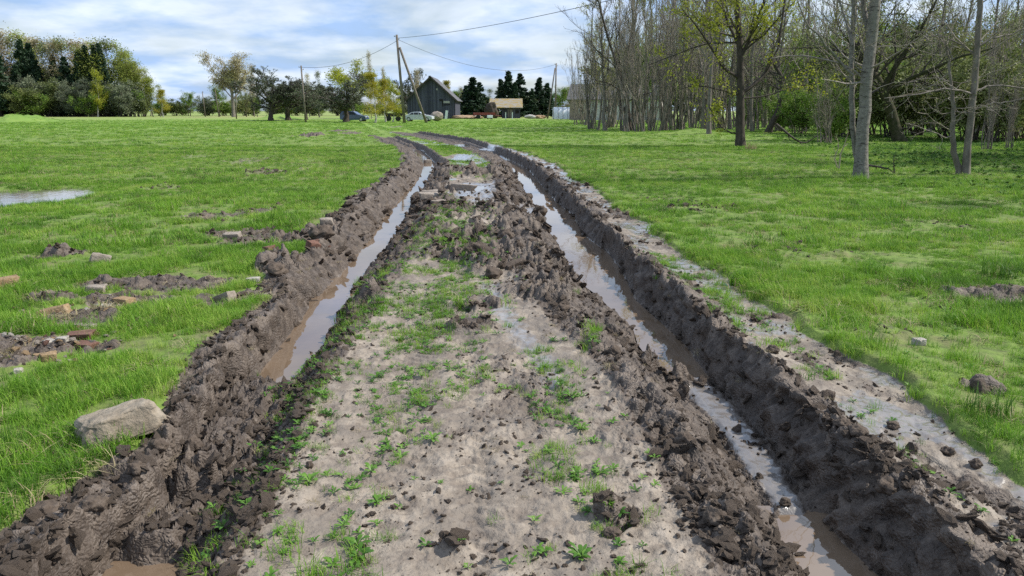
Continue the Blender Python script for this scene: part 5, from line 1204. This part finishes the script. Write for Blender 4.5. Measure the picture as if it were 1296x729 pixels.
# ---------------------------------------------------------------- yard things
def trailer(px, py, sx, label, mat, name, box=None, Y=None):
    w = at(px, Y); z = hz(w[0], Y); root = empty(name, (w[0], Y, z), R(6)); tag(root, label, 'trailer')
    MB().box((0, 0, .75), (sx, 1.5, .12)).build('bed', mat, root)
    for s in (-1, 1): MB().box((0, s*.74, 1.0), (sx, .05, .4)).build('side_board', mat, root)
    for s in (-1, 1):
        for x in (-sx*.28, sx*.28):
            wh = MB().cyl((x, s*.8-.1, .38), (x, s*.8+.1, .38), .38, .38, 16).build('wheel', M['tyre'], root)
    MB().cyl((sx/2, 0, .7), (sx/2+1.2, 0, .5), .05, .05, 8).build('drawbar', mat, root); return root
trailer(613, 0, 4.2, 'dark red flat farm trailer standing left of the shed', M['red'], 'farm_trailer', Y=148)
trailer(498, 0, 2.6, 'small dark two axle trailer between yellow birches and braced pole', M['tyre'], 'small_trailer', Y=117)
def lump(name, px, py, dims, mat, label, cat, seed, Y=None, rz=0, rough=.25, sub=4, sink=.15, flat=None):
    w = gp(px, py) if Y is None else np.array(at(px, Y)); z = hz(w[0], w[1]); w = gp(px, py, z) if Y is None else w; z = hz(w[0], w[1])
    o = ico_lump(name, seed, [mat], sub, rough, 1.0); o.name = name; COL.objects.link(o)
    o.data.transform(Matrix.Diagonal((dims[0]/2, dims[1]/2, dims[2]/2, 1))); o.location = (w[0], w[1], z+dims[2]/2*(1-2*sink)); o.rotation_euler = (0, 0, rz)
    for p in o.data.polygons: p.use_smooth = True
    tag(o, label, cat); return o
def crate(px, Y, d, mat, label, cat, name, legs=True):
    w = at(px, Y); z = hz(w[0], Y); root = empty(name, (w[0], Y, z), R(10)); tag(root, label, cat)
    MB().box((0, 0, d[2]/2+.25), d, bevel=.06).build('box', mat, root)
    for sx in (-1, 1):
        for sy in (-1, 1): MB().box((sx*d[0]*.38, sy*d[1]*.38, .12), (.1, .1, .26)).build('leg', M['pole'], root)
crate(604.5, 150, (1.1, .9, .75), M['tunnel'], 'white box standing at the left end of the red trailer', 'box', 'white_box')
crate(620, 138, (.95, .7, .5), M['tunnel'], 'white boxy beehive on legs in front of the red trailer', 'beehive', 'beehive')
lump('covered_heap', 553, 150.5, (1.9, 1.5, 1.5), M['fieldstone'], 'pale rounded covered heap right of the silver sedan', 'heap', 21, Y=118, rough=.15, sink=.05)
lump('sand_heap', 590, 148, (6.0, 3.0, 1.0), M['claybrown'], 'low reddish brown heap of sand and timber right of the barn', 'heap', 22, Y=150, rough=.35, sink=.3)
lump('sand_heap', 681, 148, (3.0, 2.0, .9), M['claybrown'], 'small brown heap in the yard right of the shed', 'heap', 23, Y=152, rough=.35, sink=.2)
lump('brush_heap', 622, 140, (2.6, 1.6, 3.0), M['darkbark'], 'dark upright tangle of brushwood at the left end of the shed', 'heap', 24, Y=156, rough=.5, sink=.03)
lump('woodpile', 671, 148, (2.2, 1.2, .8), M['paleboard'], 'small pale woodpile beside the right end of the shed', 'woodpile', 25, Y=151, rough=.35, sink=.1)
for i, px in enumerate((640, 648.5)):
    w = at(px, 140); o = empty('garden_post', (w[0], 140, hz(w[0], 140))); tag(o, '%s short pale garden post in front of the shed' % ('left' if i == 0 else 'right'), 'post', 'pale garden posts before the shed'); MB().box((0, 0, .6), (.16, .16, 1.3)).build('post', M['tunnel'], o); MB().box((0, 0, 1.27), (.2, .2, .05)).build('cap', M['paleboard'], o)
b_ = MB().box((0, 0, .75), (.5, .08, 1.7), (0, R(8), 0)); o = b_.build('leaning_board', M['tunnel']); w = at(565, 148.8); o.location = (w[0], 148.8, hz(w[0], 148.8)); tag(o, 'pale board leaning against the barn front near its right corner', 'board')

# ---------------------------------------------------------------- stones and bricks
def hewn(name, w, d, h, mat, seed, rough=.03, cuts=10, taper=.12, bev=.18):
    """hewn block: knocked corners, worn faces"""
    from mathutils import noise as mn
    r = random.Random(seed); bm = bmesh.new(); bmesh.ops.create_cube(bm, size=1)
    for v in bm.verts: v.co += Vector((r.uniform(-taper, taper), r.uniform(-taper, taper), r.uniform(-taper, taper)*.8))
    bmesh.ops.bevel(bm, geom=list(bm.edges), offset=bev*.45, segments=2, affect='EDGES', profile=.6)
    bmesh.ops.subdivide_edges(bm, edges=list(bm.edges), cuts=2 if cuts < 8 else 5, use_grid_fill=True)
    off = Vector((seed*3.1, seed*1.7, 0))
    for v in bm.verts:
        n = mn.fractal(v.co*3+off, .8, 2, 4); v.co += v.co.normalized()*n*rough*1.6
        v.co = Vector((v.co.x*w, v.co.y*d, v.co.z*h))
    bmesh.ops.triangulate(bm, faces=bm.faces)
    me = bpy.data.meshes.new(name); bm.to_mesh(me); bm.free(); me.materials.append(mat)
    for p in me.polygons: p.use_smooth = True
    return me
def stone(name, px, py, dims, mat, rz, label, cat, seed, tilt=(0, 0), sink=.2, cuts=5, rough=.05, bev=.18):
    w = gp(px, py); z = hz(w[0], w[1]); w = gp(px, py, z); z = hz(w[0], w[1]); w[1] += dims[1]*.3
    o = link(name, hewn(name, *dims, mat, seed, rough, cuts, bev=bev, taper=.12 if dims[0] < .3 else .2), loc=(w[0], w[1], z+dims[2]*(.5-sink)), rot=(tilt[0], tilt[1], rz)); tag(o, label, cat); return o
stone('boulder', 150, 556, (.34, .22, .135), M['concrete'], R(33), 'large pale tan boulder lying on the crest of the near left mud bank', 'boulder', 3, (R(-8), R(-8)), .06, 12, .055, .34)
stone('brick', 3, 366, (.20, .12, .12), M['ochrebrick'], R(40), 'yellow ochre brick in the grass at the left edge of the picture', 'brick', 4, bev=.05, rough=.02)
stone('stone_slab', 119, 371, (.17, .12, .08), M['fieldstone'], R(10), 'flat topped beige stone slab on the left rubble patch', 'stone', 5)
stone('brick', 155, 379, (.13, .09, .10), M['ochrebrick'], R(-20), 'orange ochre brick right of the flat beige slab', 'brick', 6, bev=.06, rough=.02)
stone('stone', 127, 333, (.18, .12, .11), M['fieldstone'], R(30), 'single beige stone in the grass above the rubble', 'stone', 7, (0, R(20)))
stone('stone', 293, 301, (.22, .14, .10), M['fieldstone'], R(5), 'pale brown stone in the meadow left of the mud clods', 'stone', 8)
stone('stone', 412, 288, (.17, .13, .09), M['fieldstone'], R(15), 'small beige stone on top of the left bank clod', 'stone', 9, sink=-.2)
stone('brick', 395, 316, (.14, .10, .09), M['redbrick'], R(60), 'crumbled pinkish red brick half buried in the left bank', 'brick', 10, (R(20), R(10)))
stone('stone', 340, 322, (.13, .12, .11), M['redbrick'], R(60), 'small brown stone in the grass left of the bank', 'stone', 11)
stone('stone', 283, 379, (.16, .10, .08), M['fieldstone'], R(-20), 'pale brown pointed stone lying by the dark soil near the left bank', 'stone', 12, (0, R(-20)))
stone('brick', 100, 430, (.15, .10, .06), M['redbrick'], R(10), 'upper flat red brick of the pair in the rubble', 'brick', 13, bev=.06)
stone('brick', 105, 439, (.15, .09, .05), M['redbrick'], R(-15), 'lower flat red brick of the pair in the rubble', 'brick', 14, bev=.06)
stone('brick', 66, 399, (.20, .10, .07), M['ochrebrick'], R(15), 'long broken brick with orange end in the left rubble', 'brick', 15, (0, R(-10)), bev=.06)
stone('stone_slab', 105, 415, (.16, .07, .03), M['fieldstone'], R(-12), 'thin light chip above the pair of red bricks', 'stone', 16)
stone('stone', 130, 389, (.15, .07, .04), M['palestone'], R(-25), 'pale sliver of stone below the flat beige slab', 'stone', 17)
stone('stone', 78, 437, (.06, .05, .035), M['palestone'], R(5), 'white chip left of the flat red bricks', 'stone', 18)
stone('stone', 58, 446, (.09, .07, .06), M['ochrebrick'], R(35), 'small ochre lump among white chips in the rubble', 'stone', 19)
stone('stone', 62, 437, (.08, .05, .03), M['palestone'], R(-30), 'grey white plate lying on the rubble heap', 'stone', 20)
stone('stone', 50, 454, (.07, .05, .04), M['ochrebrick'], R(15), 'smallest ochre chip at the lower end of the rubble', 'stone', 21)
stone('stone', 20, 464, (.05, .04, .035), M['palestone'], R(15), 'pale bluish chip in the grass at lower left', 'stone', 22)
stone('stone', 320, 358, (.12, .08, .05), M['palestone'], R(15), 'small whitish stone in the grass beside the left bank', 'stone', 23)
stone('stone', 1165, 438, (.07, .06, .05), M['palestone'], R(15), 'small white pebble in the grass on the right', 'stone', 24)
stone('stone_slab', 548, 247, (.34, .24, .09), M['fieldstone'], R(-5), 'upper flat beige stone at the edge of the left rut', 'stone', 25, sink=.05)
stone('stone_slab', 541, 254, (.32, .18, .10), M['fieldstone'], R(9), 'lower flat beige stone at the edge of the left rut', 'stone', 26, sink=.05)
stone('stone_slab', 556, 259, (.26, .18, .10), M['fieldstone'], R(20), 'small flat stone right of the two slabs by the left rut', 'stone', 27, sink=.05)
stone('stone', 588, 241, (.40, .26, .14), M['fieldstone'], R(-12), 'brown wedge shaped stone left of the middle puddle', 'stone', 28, (0, R(6)), .1)
stone('stone', 541, 210, (.24, .18, .15), M['fieldstone'], R(20), 'brownish stone standing in the water of the left rut', 'stone', 29, sink=-.4)
stone('stone', 606, 285, (.26, .14, .08), M['fieldstone'], R(-30), 'light angular stone in the churned middle of the track', 'stone', 30, (0, R(15)), 0)
stone('stone_slab', 612, 322, (.24, .07, .15), M['clod'], R(-30), 'tilted slab of dark mud standing in the middle of the track', 'clod', 31, (R(25), R(25)), .1)
stone('stone_slab', 652, 330, (.24, .09, .08), M['clod'], R(30), 'elongated dark mud slab right of the tilted one', 'clod', 32, (R(10), R(-18)), 0)
def clod(px, py, s, label, seed, flat=.75, sink=.12, z=None):
    w = gp(px, py); zz = hz(w[0], w[1]); w = gp(px, py, zz); zz = hz(w[0], w[1]); o = ico_lump('mud_clod', seed, [M['clod']], 4, .42, flat); o.name = 'mud_clod'; COL.objects.link(o)
    o.data.transform(Matrix.Scale(s/2, 4)); o.location = (w[0], w[1], zz+s/2*flat*(1-2*sink)); o.rotation_euler = (0, 0, seed*.7); tag(o, label, 'clod', 'big clods of mud beside and on the track')
CL = [(406,298,.34,'big dark clod on the crest of the left bank'),(350,346,.24,'dark clod in the grass at the foot of the left bank'),(1238,500,.17,'dark grassy clod in the meadow at right'),(978,446,.13,'flat dark clod on the crest of the right bank'),(994,637,.075,'round clod in the right rut at the edge of the nearest puddle'),
 (1130,540,.10,'dark clod on the wet strip beside the right bank'),(1200,575,.09,'crumbly clod on the wet strip near the right edge'),(1235,590,.08,'small clod beside the grass edge at right'),(1120,645,.15,'large dark clod low on the near right bank'),(1075,640,.13,'rounded clod at the foot of the near right bank'),(1060,600,.12,'rough clod halfway up the near right wall'),
 (820,425,.26,'mud lump reaching into the right water'),(835,448,.22,'mud lump right of the lower end of the right water'),(308,535,.10,'clod on the left rut floor below the water'),(245,575,.13,'dark pointed clod in the left rut right of the block'),(290,600,.10,'clod near the inner edge of the left rut'),(205,610,.13,'clod in the left rut below the concrete block'),(180,640,.12,'dark clod low in the near left rut'),(120,645,.15,'knobbly clod on the near left bank'),(60,655,.16,'knobbly clod on the left bank near the picture edge'),
 (436,372,.18,'dark clod overhanging the water on the inner left edge'),(448,400,.16,'clod on the inner edge of the left water'),(420,438,.12,'small dark clod at the inner edge of the left water'),(668,248,.30,'lumpy clod at the left edge of the right water'),(683,266,.36,'largest clod at the left edge of the right water'),(632,248,.24,'clod right of the middle puddle'),(604,256,.14,'tiny dark clod inside the middle puddle'),
 (640,302,.30,'broken clod in the churned middle of the track'),(600,318,.34,'dark clod left of the tilted mud slab'),(624,338,.26,'clod just below the tilted mud slab'),(690,352,.22,'clod on the inner edge of the right rut'),(712,380,.18,'clod on the ridge beside the right water'),(776,445,.16,'clod on the ridge near the end of the right water'),(866,560,.14,'rounded clod on the ridge in the right foreground'),(905,655,.14,'clod on the ridge close to the camera'),(775,658,.10,'dark clod among weeds in the right foreground'),(600,412,.09,'small dark clod in the middle of the sand'),(392,590,.06,'tiny clod left of centre on the sand'),(455,705,.05,'tiny clod close to the camera on the sand'),(1048,505,.12,'clod on the crest of the right bank in the foreground')]
for i, (a, b, s, lab) in enumerate(CL): clod(a, b, s*(.78 if i < 2 else .62), lab, 500+i, .65+.3*((i*7) % 5)/5, .25)
# tussocks
gm = [M['grass'], M['straw']]
for i, (px, py, s, lab) in enumerate(((1128,268,1.5,'rounded green tussock below the grey aspen'),(1152,365,.95,'tall bright green tussock in the right meadow'),(1100,350,.8,'bright tussock left of the tall tussock at right'),(970,345,.8,'low green tussock beside the wet strip'),(1222,412,.9,'tall tussock of long blades at the right'),(1262,352,1.0,'tussock at the right edge of the meadow'),(223,402,.8,'dark green tussock right of the rubble'),(212,268,1.1,'green tussock in the left meadow'),(1245,535,.7,'tussock at the grass edge by the dark clod'),(28,220,1.4,'tall tussock beside the meadow puddle'),(1088,232,1.1,'herb tuft round the foot of the grey aspen'),(950,190,1.5,'withered brown tuft at the foot of the yellow leaved tree'))):
    w = gp(px, py); me = blade_clump('tussock', 700+i, 150, .16, .26, .008, gm if 'brown' not in lab else [M['straw'], M['straw']], .9, .08); o = me; o.name = 'grass_tussock'; COL.objects.link(o); o.location = (w[0], w[1], hz(w[0], w[1])-.01); o.scale = (s, s, s); tag(o, lab, 'grass tussock', 'tussocks standing out of the meadow')
